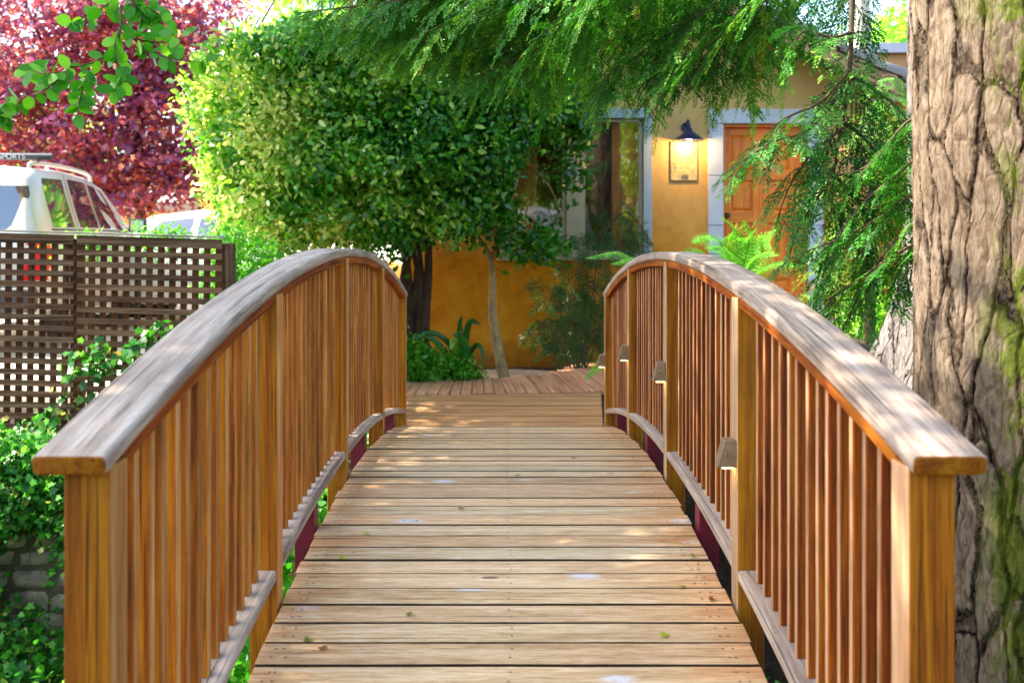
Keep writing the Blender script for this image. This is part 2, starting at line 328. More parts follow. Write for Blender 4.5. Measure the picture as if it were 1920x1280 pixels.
class MB:
    def __init__(s): s.V = []; s.F = []; s.G = []; s.Rn = []; s.MI = []; s.S = []
    def add(s, V, Fc, G=None, rnd=0., mi=0, smooth=False):
        o = len(s.V); s.V += [tuple(v) for v in V]; s.G += [tuple(g) for g in (G if G is not None else V)]
        for f in Fc: s.F.append([i+o for i in f]); s.Rn.append(rnd); s.MI.append(mi); s.S.append(smooth)
    def box(s, x0, x1, y0, y1, z0, z1, axis=2, rnd=None, mi=0, fn=None):
        rnd = random.random() if rnd is None else rnd
        V = [(x, y, z) for x in (x0, x1) for y in (y0, y1) for z in (z0, z1)]
        o = random.uniform(0, 50); G = []
        for v in V:
            l = [v[axis]+o, v[(axis+1) % 3], v[(axis+2) % 3]]; G.append(l)
        if fn: V = [fn(Vector(v)) for v in V]
        s.add(V, [(0, 1, 3, 2), (4, 6, 7, 5), (0, 4, 5, 1), (2, 3, 7, 6), (0, 2, 6, 4), (1, 5, 7, 3)], G, rnd, mi)
    def sweep(s, path, sec, side=Vector((1, 0, 0)), rnd=None, mi=0, cap=True, smooth=False, zup=False):
        """sec: list of (a,b): a along side, b along the path normal (or world up)"""
        rnd = random.random() if rnd is None else rnd
        P = [Vector(p) for p in path]; V = []; G = []; L = 0; n = len(sec); o = random.uniform(0, 50)
        for i, p in enumerate(P):
            t = (P[min(i+1, len(P)-1)]-P[max(i-1, 0)]).normalized()
            up = Vector((0, 0, 1)) if zup else side.cross(t).normalized()
            if up.z < 0: up = -up
            if i: L += (p-P[i-1]).length
            for a, b in sec: V.append(p+side*a+up*b); G.append((L+o, a, b))
        Fc = []
        for i in range(len(P)-1):
            for k in range(n):
                k2 = (k+1) % n; Fc.append((i*n+k, i*n+k2, (i+1)*n+k2, (i+1)*n+k))
        if cap: Fc.append(tuple(range(n))[::-1]); Fc.append(tuple((len(P)-1)*n+k for k in range(n)))
        s.add(V, Fc, G, rnd, mi, smooth)
    def tube(s, path, rad, n=8, mi=0, rnd=0, smooth=True):
        P = [Vector(p) for p in path]; V = []; Fc = []; u = None
        for i, p in enumerate(P):
            t = (P[min(i+1, len(P)-1)]-P[max(i-1, 0)]).normalized()
            if u is None: u = t.orthogonal().normalized()
            u = (u-t*u.dot(t)).normalized(); w_ = t.cross(u)
            r = rad[i] if isinstance(rad, (list, tuple)) else rad
            for k in range(n):
                a = 2*math.pi*k/n; V.append(p+(u*math.cos(a)+w_*math.sin(a))*r)
        for i in range(len(P)-1):
            for k in range(n): Fc.append((i*n+k, i*n+(k+1) % n, (i+1)*n+(k+1) % n, (i+1)*n+k))
        s.add(V, Fc, None, rnd, mi, smooth)
        s.add(V[:n], [tuple(range(n))[::-1]], None, rnd, mi); s.add(V[-n:], [tuple(range(n))], None, rnd, mi)
    def lathe(s, c, prof, n=20, mi=0, smooth=True):
        V = []; Fc = []
        for r, z in prof:
            for k in range(n):
                a = 2*math.pi*k/n; V.append((c[0]+r*math.cos(a), c[1]+r*math.sin(a), c[2]+z))
        for i in range(len(prof)-1):
            for k in range(n): Fc.append((i*n+k, i*n+(k+1) % n, (i+1)*n+(k+1) % n, (i+1)*n+k))
        s.add(V, Fc, None, 0, mi, smooth)
    def mesh(s, name, mats):
        return npmesh(name, s.V, [len(f) for f in s.F], [i for f in s.F for i in f], mats, s.Rn, s.G, s.MI, s.S)
    def build(s, name, mats, parent=None, bevel=0, seg=2, origin=None):
        if origin is not None:
            o_ = Vector(origin); s.V = [tuple(Vector(v)-o_) for v in s.V]
        o = bpy.data.objects.new(name, s.mesh(name, mats))
        if origin is not None: o.location = origin
        if bevel: add_bevel(o, bevel, seg)
        return link(o, parent)
def add_bevel(o, wd, seg=2):
    b = o.modifiers.new('bevel', 'BEVEL'); b.width = wd; b.segments = seg; b.limit_method = 'ANGLE'; b.angle_limit = R(40)

# leaves -----------------------------------------------------------
SH = {'oval': [(0, 0), (.22, .38), (.55, .5), (.85, .3), (1, 0), (.85, -.3), (.55, -.5), (.22, -.38)],
      'lance': [(0, 0), (.3, .5), (.7, .36), (1, 0), (.7, -.36), (.3, -.5)],
      'star': [(0, 0), (.05, .5), (.38, .22), (.55, .55), (.68, .2), (1, 0), (.68, -.2), (.55, -.55), (.38, -.22), (.05, -.5)],
      'ivy': [(.08, 0), (0, .42), (.35, .34), (.5, .55), (.66, .24), (1, 0), (.66, -.24), (.5, -.55), (.35, -.34), (0, -.42)],
      'needle': [(0, -.3), (.5, .5), (1, 0), (.5, -.5)]}
def nrm(a): return a/np.maximum(np.linalg.norm(a, axis=1, keepdims=True), 1e-9)
def leafgeo(P, D, Nn, L, W, shape='oval', cup=.12, droop=.15):
    """returns V (n*k,3); leaves start at P, run along D, face Nn"""
    P = np.asarray(P, float); D = nrm(np.asarray(D, float)); S = nrm(np.cross(D, Nn)); Nn = np.cross(S, D)
    sh = np.array(SH[shape]); n = len(P); L = np.broadcast_to(L, n)[:, None, None]; W = np.broadcast_to(W, n)[:, None, None]
    t = sh[:, 0][None, :, None]; s = sh[:, 1][None, :, None]
    V = P[:, None, :]+D[:, None, :]*t*L+S[:, None, :]*s*W+Nn[:, None, :]*(np.abs(s)*2*cup*W-t*t*droop*L)
    return V.reshape(-1, 3), len(sh)
def leafmesh(name, P, D, Nn, L, W, mat, shape='oval', rnd=None, cup=.12, droop=.15):
    V, k = leafgeo(P, D, Nn, L, W, shape, cup, droop); n = len(P)
    if rnd is None: rnd = rng.random(n)
    return npmesh(name, V, np.full(n, k), np.arange(n*k), mat, np.clip(rnd, 0, 1))
def rdir(n):
    v = rng.normal(size=(n, 3)); return nrm(v)
def blob_sprigs(ells, n, depth=.3, wob=.18, keep=None, inner=.72, pw=2):
    """points near the skin of a union of ellipsoids (cx,cy,cz,rx,ry,rz), with outward normals"""
    P = []; Nn = []; E = np.array(ells, float); wt = (E[:, 3]*E[:, 4]+E[:, 4]*E[:, 5]+E[:, 3]*E[:, 5]); wt /= wt.sum()
    tot = 0
    while tot < n:
        m = n*2; e = E[rng.choice(len(E), m, p=wt)]; u = rdir(m)
        wv = np.array([mnoise.noise(Vector((a[0]*2.3+b[0], a[1]*2.3+b[1], a[2]*2.3)))+.6*mnoise.noise(Vector((a[0]*6+b[0], a[1]*6+b[1], a[2]*6))) for a, b in zip(u[:m], e[:m])])
        u = u/(np.sum(np.abs(u)**pw, axis=1, keepdims=True)**(1/pw))
        r = 1-np.abs(rng.normal(size=m))*depth+wv*wob
        p = e[:, :3]+u*e[:, 3:]*r[:, None]; nn = nrm(u/e[:, 3:])
        ok = np.ones(m, bool)
        for q in E:
            dd = np.sum(np.abs((p-q[:3])/q[3:])**pw, axis=1)**(1/pw); ok &= dd > inner
        if keep is not None: ok &= keep(p)
        P.append(p[ok]); Nn.append(nn[ok]); tot += ok.sum()
    return np.concatenate(P)[:n], np.concatenate(Nn)[:n]
def sprig_leaves(P, Nn, per, spread, L, W, up=.5, out=.6, jit=.8, Lj=.3):
    n = len(P)*per; P2 = np.repeat(P, per, 0); N2 = np.repeat(Nn, per, 0)
    base = nrm(N2*out+rng.normal(size=(n, 3))*jit)
    pos = P2+rng.normal(size=(n, 3))*spread
    fac = nrm(N2*.7+np.array([0, 0, up])+rng.normal(size=(n, 3))*.5)
    l = L*(1+rng.normal(size=n)*Lj).clip(.4, 1.8)
    return pos, base, fac, l, l*W/L
def foliage(name, ells, nspr, per, spread, L, W, mat, shape, parent=None, depth=.3, wob=.18, keep=None, up=.5, out=.6, inner=.72, tint=None, droop=.15, zsq=1, pw=2):
    P, Nn = blob_sprigs(ells, nspr, depth, wob, keep, inner, pw)
    ct = rng.random(len(P))
    pos, base, fac, l, ww = sprig_leaves(P, Nn, per, spread, L, W, up, out)
    if zsq != 1: pos[:, 2] = np.repeat(P[:, 2], per)+(pos[:, 2]-np.repeat(P[:, 2], per))*zsq
    t = np.repeat(ct, per)*.55+rng.random(len(pos))*.45
    if tint is not None: t = tint(pos, t)
    o = bpy.data.objects.new(name, leafmesh(name, pos, base, fac, l, ww, mat, shape, t, droop=droop))
    return link(o, parent)

# needle sprays ------------------------------------------------------
def bez(pts, n):
    """Catmull-Rom through the points"""
    P = [Vector(p) for p in pts]; P = [P[0]*2-P[1]]+P+[P[-1]*2-P[-2]]; out = []
    segs = len(P)-3
    for i in range(n):
        u = i/(n-1)*segs; k = min(int(u), segs-1); t = u-k; a, b, c, d_ = P[k:k+4]
        out.append(.5*((2*b)+(c-a)*t+(2*a-5*b+4*c-d_)*t*t+(3*b-a-3*c+d_)*t**3))
    return out
def needles(name, tw, mat, parent, sp=.005, L=.014, W=.0032, tipL=None, spreadn=.85):
    """tw: list of (base, dir, normal, length, tint)"""
    B = np.array([t[0][:] for t in tw]); D = nrm(np.array([t[1][:] for t in tw])); U = np.array([t[2][:] for t in tw]); Ln = np.array([t[3] for t in tw]); T = np.array([t[4] for t in tw])
    S = nrm(np.cross(D, U)); U = np.cross(S, D)
    cnt = np.maximum((Ln/sp).astype(int), 4); id_ = np.repeat(np.arange(len(tw)), cnt)
    st = np.concatenate([[0], np.cumsum(cnt)[:-1]]); k = np.arange(cnt.sum())-st[id_]; t = (k+.5)/cnt[id_]
    l = Ln[id_]; P0 = B[id_]+D[id_]*(t*l)[:, None]; P0[:, 2] -= (t*t*l*.22)
    allP = []; allD = []; allN = []; allL = []; allT = []
    for sgn in (1, -1):
        dd = D[id_]*.62+S[id_]*sgn*spreadn+rng.normal(size=P0.shape)*.10; dd[:, 2] -= .1
        allP.append(P0+rng.normal(size=P0.shape)*.0008); allD.append(dd); allN.append(U[id_]+rng.normal(size=P0.shape)*.25)
        allL.append(L*(1-.45*t**3)*(.75+.25*np.minimum(1, t*6))*(1+rng.normal(size=len(t))*.12)); allT.append(T[id_]+.16*t**2+rng.normal(size=len(t))*.05)
    P = np.concatenate(allP); me = leafmesh(name, P, np.concatenate(allD), np.concatenate(allN), np.concatenate(allL), W, mat, 'needle', np.concatenate(allT), cup=0, droop=.05)
    return link(bpy.data.objects.new(name, me), parent)
def conifer_branch(pts, r0, parent, subl=.32, step=.045, twl=.10, tstep=.024, droop=.35, mat='needle', tint=.35, n=40, start=0, vary=1, plane=None, sp=.0085, L=.025, W=.0085, name='branch'):
    path = bez(pts, n); mb = MB(); mb.tube(path, [r0*(1-.85*i/(n-1))+.0012 for i in range(n)], 6)
    tw = []; Ltot = sum((path[i+1]-path[i]).length for i in range(n-1)); s = 0; nxt = start*Ltot; sgn = 1
    for i in range(n-1):
        seg = path[i+1]-path[i]; sl_ = seg.length; t = seg.normalized()
        while nxt < s+sl_:
            p = path[i]+seg*((nxt-s)/sl_); u = nxt/Ltot
            side = t.cross(Vector((0, 0, 1))) if plane is None else plane.copy()
            if side.length < .3: side = Vector((random.uniform(-1, 1), random.uniform(-.6, .6), 0))
            side.normalize(); sgn = -sgn
            dirn = (t*.65+side*sgn*.85+Vector((random.gauss(0, .15), random.gauss(0, .15), random.gauss(-.22, .2)))).normalized()
            ln = subl*(.35+.65*math.sin(math.pi*min(1, .15+.85*(1-u))))*random.uniform(.55, 1.2)
            sub = [p+dirn*ln*q/5+Vector((0, 0, -droop*ln*(q/5)**2)) for q in range(6)]
            mb.tube(sub, [.0022*(1-.13*q) for q in range(6)], 4)
            mnrm = dirn.cross(t).normalized()
            if mnrm.z < 0: mnrm = -mnrm
            bt = tint+random.gauss(0, .13)
            m = max(2, int(ln/tstep)); s2 = 1
            for q in range(m):
                f = (q+.6)/m; a = f*5; k = min(int(a), 4); sp_ = sub[k].lerp(sub[k+1], a-k); s2 = -s2
                sd = (sub[k+1]-sub[k]).normalized(); si = sd.cross(mnrm).normalized()
                td = (sd*.75+si*s2*.7+Vector((random.gauss(0, .1), random.gauss(0, .1), random.gauss(-.08, .12)))).normalized()
                tw.append((sp_, td, (mnrm+Vector((random.gauss(0, .25), random.gauss(0, .25), random.gauss(0, .2)))).normalized(), twl*(1.1-.6*f)*random.uniform(.6, 1.25), bt+random.gauss(0, .05)))
            tw.append((sub[2], (sub[5]-sub[2]).normalized(), mnrm, (sub[5]-sub[2]).length*1.15, bt+.08))
            nxt += step*random.uniform(.7, 1.3)
        s += sl_
    tw.append((path[-4], (path[-1]-path[-4]).normalized(), Vector((0, 0, 1)), (path[-1]-path[-4]).length*1.3+.02, tint+.2))
    b = mb.build(name, M['twig'], parent)
    needles('foliage', tw, M[mat], b, sp, L, W)
    return b

# ================================================================== ground
def smooth(a, b, x):
    t = min(1, max(0, (x-a)/(b-a))); return t*t*(3-2*t)
def gh(x, y):
    z = 0.0
    z += .33*smooth(7.7, 8.3, y)*(1-smooth(-2.6, -2.0, x))
    z += .55*smooth(1.3, 2.2, x)*smooth(6.6, 8.2, y)
    z += .25*smooth(13, 30, y)
    ch = smooth(2.0, 2.25, y)*(1-smooth(7.0, 7.3, y))
    if x > 1.0: ch *= 1-.35*smooth(1, 4, x)
    z -= 2.0*ch
    if 8.7 < y < 11.2 and -3 < x < 2.4: z = -.06; return z
    if abs(x) < 1.3 and 7.3 < y < 9.3: z = -.12
    elif y > .1: z += .05*mnoise.noise(Vector((x*1.3, y*1.3, 0)))*(1 if ch > .5 or y > 7.4 else 0)
    return z
def axis_pts(fine0, fine1, st, far):
    a = list(np.arange(fine0, fine1, st)); b = []; v = fine1; s = st
    while v < far: b.append(v); s *= 1.3; v += s
    b.append(far); c = []; v = fine0; s = st
    while v > -far: s *= 1.3; v -= s; c.append(max(v, -far))
    return sorted(set([round(float(q), 4) for q in c+a+b]))
xs = axis_pts(-7, 6, .14, 400); ys = axis_pts(-1, 13, .12, 400)
V = [(x, y, gh(x, y)) for y in ys for x in xs]; nx = len(xs); Fi = []
for j in range(len(ys)-1):
    for i in range(nx-1): Fi.append((j*nx+i, j*nx+i+1, (j+1)*nx+i+1, (j+1)*nx+i))
def groundmat():
    m, nt, p = newmat('earth')
    tc = N(nt, 'ShaderNodeTexCoord'); v = tc.outputs['Object']
    a = noise(nt, v, .8, 5, .6); b = noise(nt, v, 14, 5, .7)
    soil = ramp(nt, b, [(.3, hexc('1a120c')), (.5, hexc('2e2117')), (.75, hexc('4a3826'))])
    pave = ramp(nt, b, [(.3, hexc('c8bda6')), (.7, hexc('ded5c2'))])
    sx = N(nt, 'ShaderNodeSeparateXYZ'); nt.links.new(v, sx.inputs[0])
    f1 = ramp(nt, math_(nt, 'MULTIPLY', sx.outputs[0], -.1), [(.20, (0,0,0,1)), (.23, (1,1,1,1))])
    f2 = ramp(nt, math_(nt, 'MULTIPLY', sx.outputs[1], .1), [(.79, (0,0,0,1)), (.82, (1,1,1,1))])
    col = mixc(nt, math_(nt, 'MULTIPLY', f1, f2), soil, pave)
    nt.links.new(col, p.inputs['Base Color']); p.inputs['Roughness'].default_value = .95
    bump(nt, b, .6, .03, p.inputs['Normal']); return m
me = npmesh('ground', V, [4]*len(Fi), np.array(Fi).ravel(), groundmat(), smooth=True)
tag(link(bpy.data.objects.new('ground', me)), kind='structure')

# walkway of boards at the far end of the bridge
mb = MB(); x = -2.6
while x < 2.2:
    wd = random.uniform(.098, .115)
    y0 = 9.28+.21*(x+.9)/1.8 + random.uniform(-.008, .008)
    y1 = 10.25+.16*max(0, x+.9)/.9+max(0, x-.25)**1.25*.75
    lean = .10*(x+.6)
    zz = random.uniform(-.004, .004)
    f = lambda v, x=x, lean=lean, y0=y0: Vector((v.x-lean*(v.y-y0), v.y, v.z+max(0, v.x-.3)*.03*(v.y-9.3)))
    mb.box(x, x+wd-.010, y0, y1, -.035+zz, .01+zz, 1, fn=f); mb.MI[-1] = mb.MI[-2+0] = mb.MI[-1]; x += wd
tag(mb.build('path', M['walk'], bevel=.004), kind='structure')

# ================================================================== footbridge
def arc(y): return .31*(1-((y-4.83)/2.93)**2)
def arcpath(y0, y1, n, dz=0, x=0): return [Vector((x, y0+(y1-y0)*i/(n-1), arc(y0+(y1-y0)*i/(n-1))+dz)) for i in range(n)]
bridge = empty('footbridge', (0, 4.83, -.4))
tag(bridge, 'arched wooden footbridge with slatted curved railings crossing to the house', 'footbridge')
OFF = Vector((0, -4.83, .4))
def ab(mb): mb.V = [tuple(Vector(v)+OFF) for v in mb.V]; return mb
mb = MB(); y = 1.3
while y < 7.72:
    wd = .121*random.uniform(.97, 1.03)
    hw = .758+random.uniform(-.006, .006); hw2 = .758+random.uniform(-.006, .006); dz = random.uniform(-.002, .002); tl = random.uniform(-.0015, .0015)
    if y < 1.9: f = lambda v: v
    z0 = arc(max(y, 1.9)); z1 = arc(max(y+wd, 1.9)); rn = random.random(); nseg = 8; o = random.uniform(0, 60)
    gap = .0095+random.random()*.006
    V = []; G = []
    for k in range(nseg+1):
        xx = -hw+.018+(hw+hw2-.018)*k/nseg
        e0 = random.uniform(-.0014, .0014); e1 = random.uniform(-.0014, .0014)
        for (yy, zz) in ((y+e0, z0+dz), (y+wd-gap+e1, z1+dz+tl), (y+wd-gap+e1, z1+dz-.036), (y+e0, z0+dz-.036)):
            V.append((xx, yy, zz)); G.append((xx+o, yy, zz))
    Fc = []
    for k in range(nseg):
        for q in range(4): Fc.append((k*4+q, (k+1)*4+q, (k+1)*4+(q+1) % 4, k*4+(q+1) % 4))
    Fc += [(0, 1, 2, 3), (nseg*4+3, nseg*4+2, nseg*4+1, nseg*4)]
    mb.add(V, Fc, G, rn)
    for q in range(nseg*4):
        if q % 4 in (1, 3): mb.MI[-len(Fc)+q] = 2
    for nxp in (-.69, -.66, .02, .67, .70):
        for ny in (.3, .72):
            c = Vector((nxp+random.uniform(-.008, .008), y+(wd-gap)*ny, z0+(z1-z0)*ny+dz+tl*ny+.0012)); rr0 = .0042
            mb.add([c+Vector((math.cos(q)*rr0, math.sin(q)*rr0, 0)) for q in [k*1.047 for k in range(6)]], [tuple(range(6))], None, .5, 1)
    y += wd
deck = ab(mb).build('deck', [M['deck'], M['ink'], M['deckedge']], bridge, bevel=.003)
mb = MB(); y = 7.72
while y < 9.5:
    wd = .125; hw = .76+.13*(y-7.72)/1.5; s1 = 0
    if y > 9.0:  # the last boards are cut to the line of the walkway
        f = lambda v: Vector((v.x, min(v.y, 9.27+.21*(v.x+.9)/1.8), v.z))
    else: f = None
    y2 = y+wd-.007
    if y < 9.36:
        mb.box(-hw, hw, y, y2-.006, -.036, random.uniform(-.002, .002), 0, fn=f)
        mb.MI[-1] = mb.MI[-2] = mb.MI[-3] = mb.MI[-4] = 0; mb.MI[-6+2] = 1; mb.MI[-6+3] = 1
    y += wd
ab(mb).build('landing', [M['land'], M['deckedge']], bridge, bevel=.002)
for sx in (-.55, .55):
    mb = MB(); mb.sweep(arcpath(1.5, 8.0, 26, -.05, sx), [(-.04, -.16), (.04, -.16), (.04, 0), (-.04, 0)]); ab(mb).build('stringer', M['maroon'], bridge)
posty = [1.965, 3.375, 4.83, 6.285, 7.72]
def rounded(w0, w1, h0, h1, r=.012, n=3):
    out = []
    for cx, cy, a0 in ((w1-r, h1-r, 0), (w0+r, h1-r, 90), (w0+r, h0+r, 180), (w1-r, h0+r, 270)):
        for k in range(n+1):
            a = R(a0+90*k/n); out.append((cx+r*math.cos(a), cy+r*math.sin(a)))
    return out
def side_x(sg, a, b): return (a, b) if sg > 0 else (-b+.021, -a+.021)
def ra(y, sg): return arc(y)*(1.14 if sg < 0 else 1.09)
def rpath(y0, y1, n, dz, sg): return [Vector((0, y0+(y1-y0)*i/(n-1), ra(y0+(y1-y0)*i/(n-1), sg)+dz)) for i in range(n)]
for sg in (-1, 1):
    baluster_mesh = None
    mb = MB(); a, b = side_x(sg, .767, .907)
    mb.sweep(rpath(1.905, 7.83, 60, 1.0, sg), rounded(a, b, 0, .04, .011), smooth=False)
    mb.MI[-1] = 1; mb.MI[-2] = 1
    rail = ab(mb).build('railing', [M['cap'], M['post']], bridge)
    rail.data.polygons.foreach_set('use_smooth', [True]*len(rail.data.polygons)); add_bevel(rail, .004)
    rail['label'] = ('left' if sg < 0 else 'right')+' hand railing with weathered grey cap board'
    mb = MB(); a, b = side_x(sg, .775, .855); mb.sweep(rpath(2.01, 7.68, 50, .967, sg), [(a, 0), (b, 0), (b, .0325), (a, .0325)]); ab(mb).build('sub_rail', M['cedar'], rail, bevel=.003)
    for i, y in enumerate(posty):
        mb = MB(); a, b = side_x(sg, .767, .856); z = arc(y)
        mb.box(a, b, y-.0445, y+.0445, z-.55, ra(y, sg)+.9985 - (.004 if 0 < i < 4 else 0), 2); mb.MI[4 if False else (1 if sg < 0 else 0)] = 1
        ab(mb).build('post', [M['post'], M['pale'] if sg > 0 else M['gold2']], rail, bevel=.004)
    for i in range(4):
        y0, y1 = posty[i]+.0455, posty[i+1]-.0455
        mb = MB(); a, b = side_x(sg, .769, .858)
        mb.sweep(arcpath(y0, y1, 14, .09), rounded(a, b, 0, .038, .008, 2)); ab(mb).build('bottom_rail', M['cap'], rail, bevel=0)
        mb = MB(); ym = (y0+y1)/2-.05; a, b = side_x(sg, .772, .85)
        mb.box(a, b, ym-.045, ym+.045, arc(ym)-.5, arc(ym)+.088); ab(mb).build('bracket', M['maroon'], rail, bevel=.003)
        n = 14
        for k in range(n):
            y = y0+(y1-y0)*(k+1)/(n+1)
            zb = arc(y)+.128; zt = ra(y, sg)+.968
            if baluster_mesh is None:
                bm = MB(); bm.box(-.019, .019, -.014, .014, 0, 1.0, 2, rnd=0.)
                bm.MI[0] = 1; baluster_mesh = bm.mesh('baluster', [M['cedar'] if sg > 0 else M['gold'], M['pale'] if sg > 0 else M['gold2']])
            o = bpy.data.objects.new('baluster', baluster_mesh); link(o, rail)
            o.location = Vector((sg*.828+(.021 if sg < 0 else 0)+random.uniform(-.002, .002), y+random.uniform(-.004, .004), zb-.003))+OFF; o.scale = (1, 1, zt-zb+.006)
            o.rotation_euler = (0, 0, random.uniform(-.02, .02)+(math.pi if sg < 0 else 0)); add_bevel(o, .003, 1)
    if sg > 0:
        for y in posty[1:]:
            z = arc(y)+.5
            mb = MB(); # sloping faced housing: deeper at the foot
            yy0, yy1 = y-.035, y+.035
            V = [(.766, yy0, z-.045), (.766, yy1, z-.045), (.766, yy0, z+.045), (.766, yy1, z+.045),
                 (.706, yy0+.008, z-.045), (.706, yy1-.008, z-.045), (.73, yy0+.008, z+.045), (.73, yy1-.008, z+.045)]
            mb.add(V, [(0, 1, 3, 2), (4, 6, 7, 5), (0, 4, 5, 1), (2, 3, 7, 6), (0, 2, 6, 4), (1, 5, 7, 3)])
            mb.lathe((.735, yy0+.004, z-.005), [(.0, 0), (.005, 0), (.005, .01), (0, .01)], 8)
            mb.box(.722, .762, y-.026, y+.026, z-.049, z-.0452, mi=1)
            ab(mb).build('step_light', [M['bronze'], M['led']], rail, bevel=.003)

# fallen leaves on the deck
grp = 'small fallen leaves scattered on the bridge boards'
def deckpt(px, py):
    for k in range(200):
        y = 2.6+k*.03; z = arc(y)
        if y > 7.7: z = 0
        if 444+(1.45-z)*F/y <= py: break
    return Vector(((px-945)*y/F, y, z+.006))
lf = [(692, 1003, 'yellow'), (1243, 1202, 'yellow'), (572, 1211, 'olive'), (640, 1052, 'yellow'), (765, 1155, 'olive'), (1297, 1048, 'green'), (1330, 1133, 'orange brown'), (1285, 1108, 'green'), (785, 815, 'yellow green'), (975, 894, 'brown'), (1075, 862, 'dark brown'), (603, 1225, 'dark brown'), (545, 1085, 'dark brown'), (860, 955, 'brown')]
names_pos = ['left of the middle of the deck', 'near the right front of the deck', 'at the left front edge of the deck', 'towards the left edge beside the second post', 'beside the pale knot in front', 'by the right edge in front of the second post', 'standing out at the right edge near the front', 'by the right edge just below another green one', 'on the far left boards near the top of the arch', 'in the middle of the arch', 'right of the middle on the far boards', 'left front corner of the deck', 'left edge by the railing', 'centre left of the deck']
for i, (px, py, cname) in enumerate(lf):
    p = deckpt(px, py); a = random.uniform(0, 6.28); t = {'yellow': .1, 'yellow green': .2, 'green': .35, 'olive': .55}.get(cname, .95)
    me = leafmesh('fallen_leaf', [(0, 0, 0), (0, 0, 0.002)], [(math.cos(a), math.sin(a), .12), (math.cos(a+.8), math.sin(a+.8), .25)], [(0, 0, 1), (.2, 0, 1)], random.uniform(.022, .034), random.uniform(.012, .02), M['litter'], 'ivy', rnd=np.array([t, t+.05]))
    o = link(bpy.data.objects.new('fallen_leaf', me)); o.location = p
    tag(o, f'small {cname} fallen leaf {names_pos[i]}', 'leaf', grp)

# ================================================================== house
HY = 11.3; P168 = F/HY
def hx(px): return (px-945)/P168
def hz(py): return 1.45-(py-444)/P168
house = empty('house', (1.6, HY, 0)); HO = Vector((-1.6, -HY, 0))
tag(house, 'ochre stucco cottage with tiled gable roof beyond the bridge', 'house')
def hb(mb, name, mats, parent=house, bevel=0, seg=2):
    mb.V = [tuple(Vector(v)+HO) for v in mb.V]
    if parent is None: parent = house
    return mb.build(name, mats, parent, bevel, seg)
WL, WR = -1.05, 4.05
wx0, wx1, wz0, wz1 = hx(952), hx(1206), hz(478), hz(222)
dx0, dx1, dz0, dz1 = hx(1355), hx(1514), .70, hz(233)
top = 3.0
mb = MB()
T = .25
mb.box(WL, wx0, HY, HY+T, -.3, top); mb.box(wx0, wx1, HY, HY+T, -.3, wz0); mb.box(wx0, wx1, HY, HY+T, wz1, top)
mb.box(wx1, dx0, HY, HY+T, -.3, top); mb.box(dx0, dx1, HY, HY+T, -.3, dz0); mb.box(dx0, dx1, HY, HY+T, dz1, top); mb.box(dx1, WR, HY, HY+T, -.3, top)
RX, RZ = 1.6, 4.33; EX = 4.25; SL = .46
def rz_(x): return RZ-SL*abs(x-RX)
V = [(WL, HY, top), (WR, HY, top), (WR, HY, rz_(WR)-.1), (RX, HY, RZ-.1), (WL, HY, rz_(WL)-.1)]
V = V+[(v[0], HY+T, v[2]) for v in V]
mb.add(V, [(0, 1, 2, 3, 4), (9, 8, 7, 6, 5), (1, 6, 7, 2), (0, 4, 9, 5)])
mb.box(WL, WL+.2, HY+T, HY+6, -.3, rz_(WL)-.1); mb.box(WR-.2, WR, HY+T, HY+6, -.3, rz_(WR)-.1); mb.box(WL, WR, HY+6, HY+6.2, -.3, 3)
hb(mb, 'wall', M['stucco'])
mb = MB(); mb.box(WL+.25, WR-.25, HY+2.2, HY+2.3, 0, 3.2); mb.box(WL+.25, WR-.25, HY+T+.01, HY+2.2, .55, .6); hb(mb, 'interior', M['curtain'])
# roof
mb = MB()
for s in (-1, 1):
    # slab
    xe = RX+s*(EX-RX)
    y0, y1 = HY-.5, HY+6.5
    V = [(RX, y0, RZ), (xe, y0, RZ-SL*(EX-RX)), (xe, y1, RZ-SL*(EX-RX)), (RX, y1, RZ)]
    V = V+[(v[0], v[1], v[2]-.07) for v in V]
    mb.add(V, [(0, 1, 2, 3), (7, 6, 5, 4), (0, 4, 5, 1), (1, 5, 6, 2), (2, 6, 7, 3)])
roof = hb(mb, 'roof', M['tile'])
mb = MB()
for s in (-1, 1):
    L = math.hypot(EX-RX, SL*(EX-RX)); dr = Vector((s*(EX-RX), 0, -SL*(EX-RX)))/L; n = int(L/.36)
    for row in range(16):
        yy = HY-.47+row*.33
        for k in range(n+1):
            p0 = Vector((RX, yy, RZ+.0))+dr*(k*.36); p1 = p0+dr*.40
            u = Vector((0, 1, 0)); nn = dr.cross(u); nn = nn if nn.z > 0 else -nn
            p1 = p1+nn*.02; m = 8; r0, r1 = .10, .125; V = []
            for (p, r) in ((p0, r0), (p1, r1)):
                for q in range(m+1):
                    a = math.pi*q/m; V.append(p+u*math.cos(a)*r+nn*math.sin(a)*r)
            for q in range(m+1):   # under side gives the tile a thickness
                a = math.pi*q/m; V.append(p1+u*math.cos(a)*(r1-.02)+nn*math.sin(a)*(r1-.02))
            Fc = [(q, q+1, m+2+q, m+1+q) for q in range(m)]+[(m+1+q, m+2+q, 2*m+3+q, 2*m+2+q) for q in range(m)]
            mb.add(V, Fc, smooth=True)
        if row > 3 and s < 0: pass
hb(mb, 'tiles', M['tile'], roof)
mb = MB()
for s in (-1, 1):
    xe = RX+s*(EX-RX); ze = RZ-SL*(EX-RX)
    V = [(RX, HY-.53, RZ-.02), (xe, HY-.53, ze-.02), (xe, HY-.53, ze-.17), (RX, HY-.53, RZ-.17)]; V = V+[(v[0], v[1]+.028, v[2]) for v in V]
    mb.add(V, [(0, 1, 2, 3), (7, 6, 5, 4), (0, 4, 5, 1), (1, 5, 6, 2), (2, 6, 7, 3), (0, 3, 7, 4)])
hb(mb, 'fascia', M['fascia'])
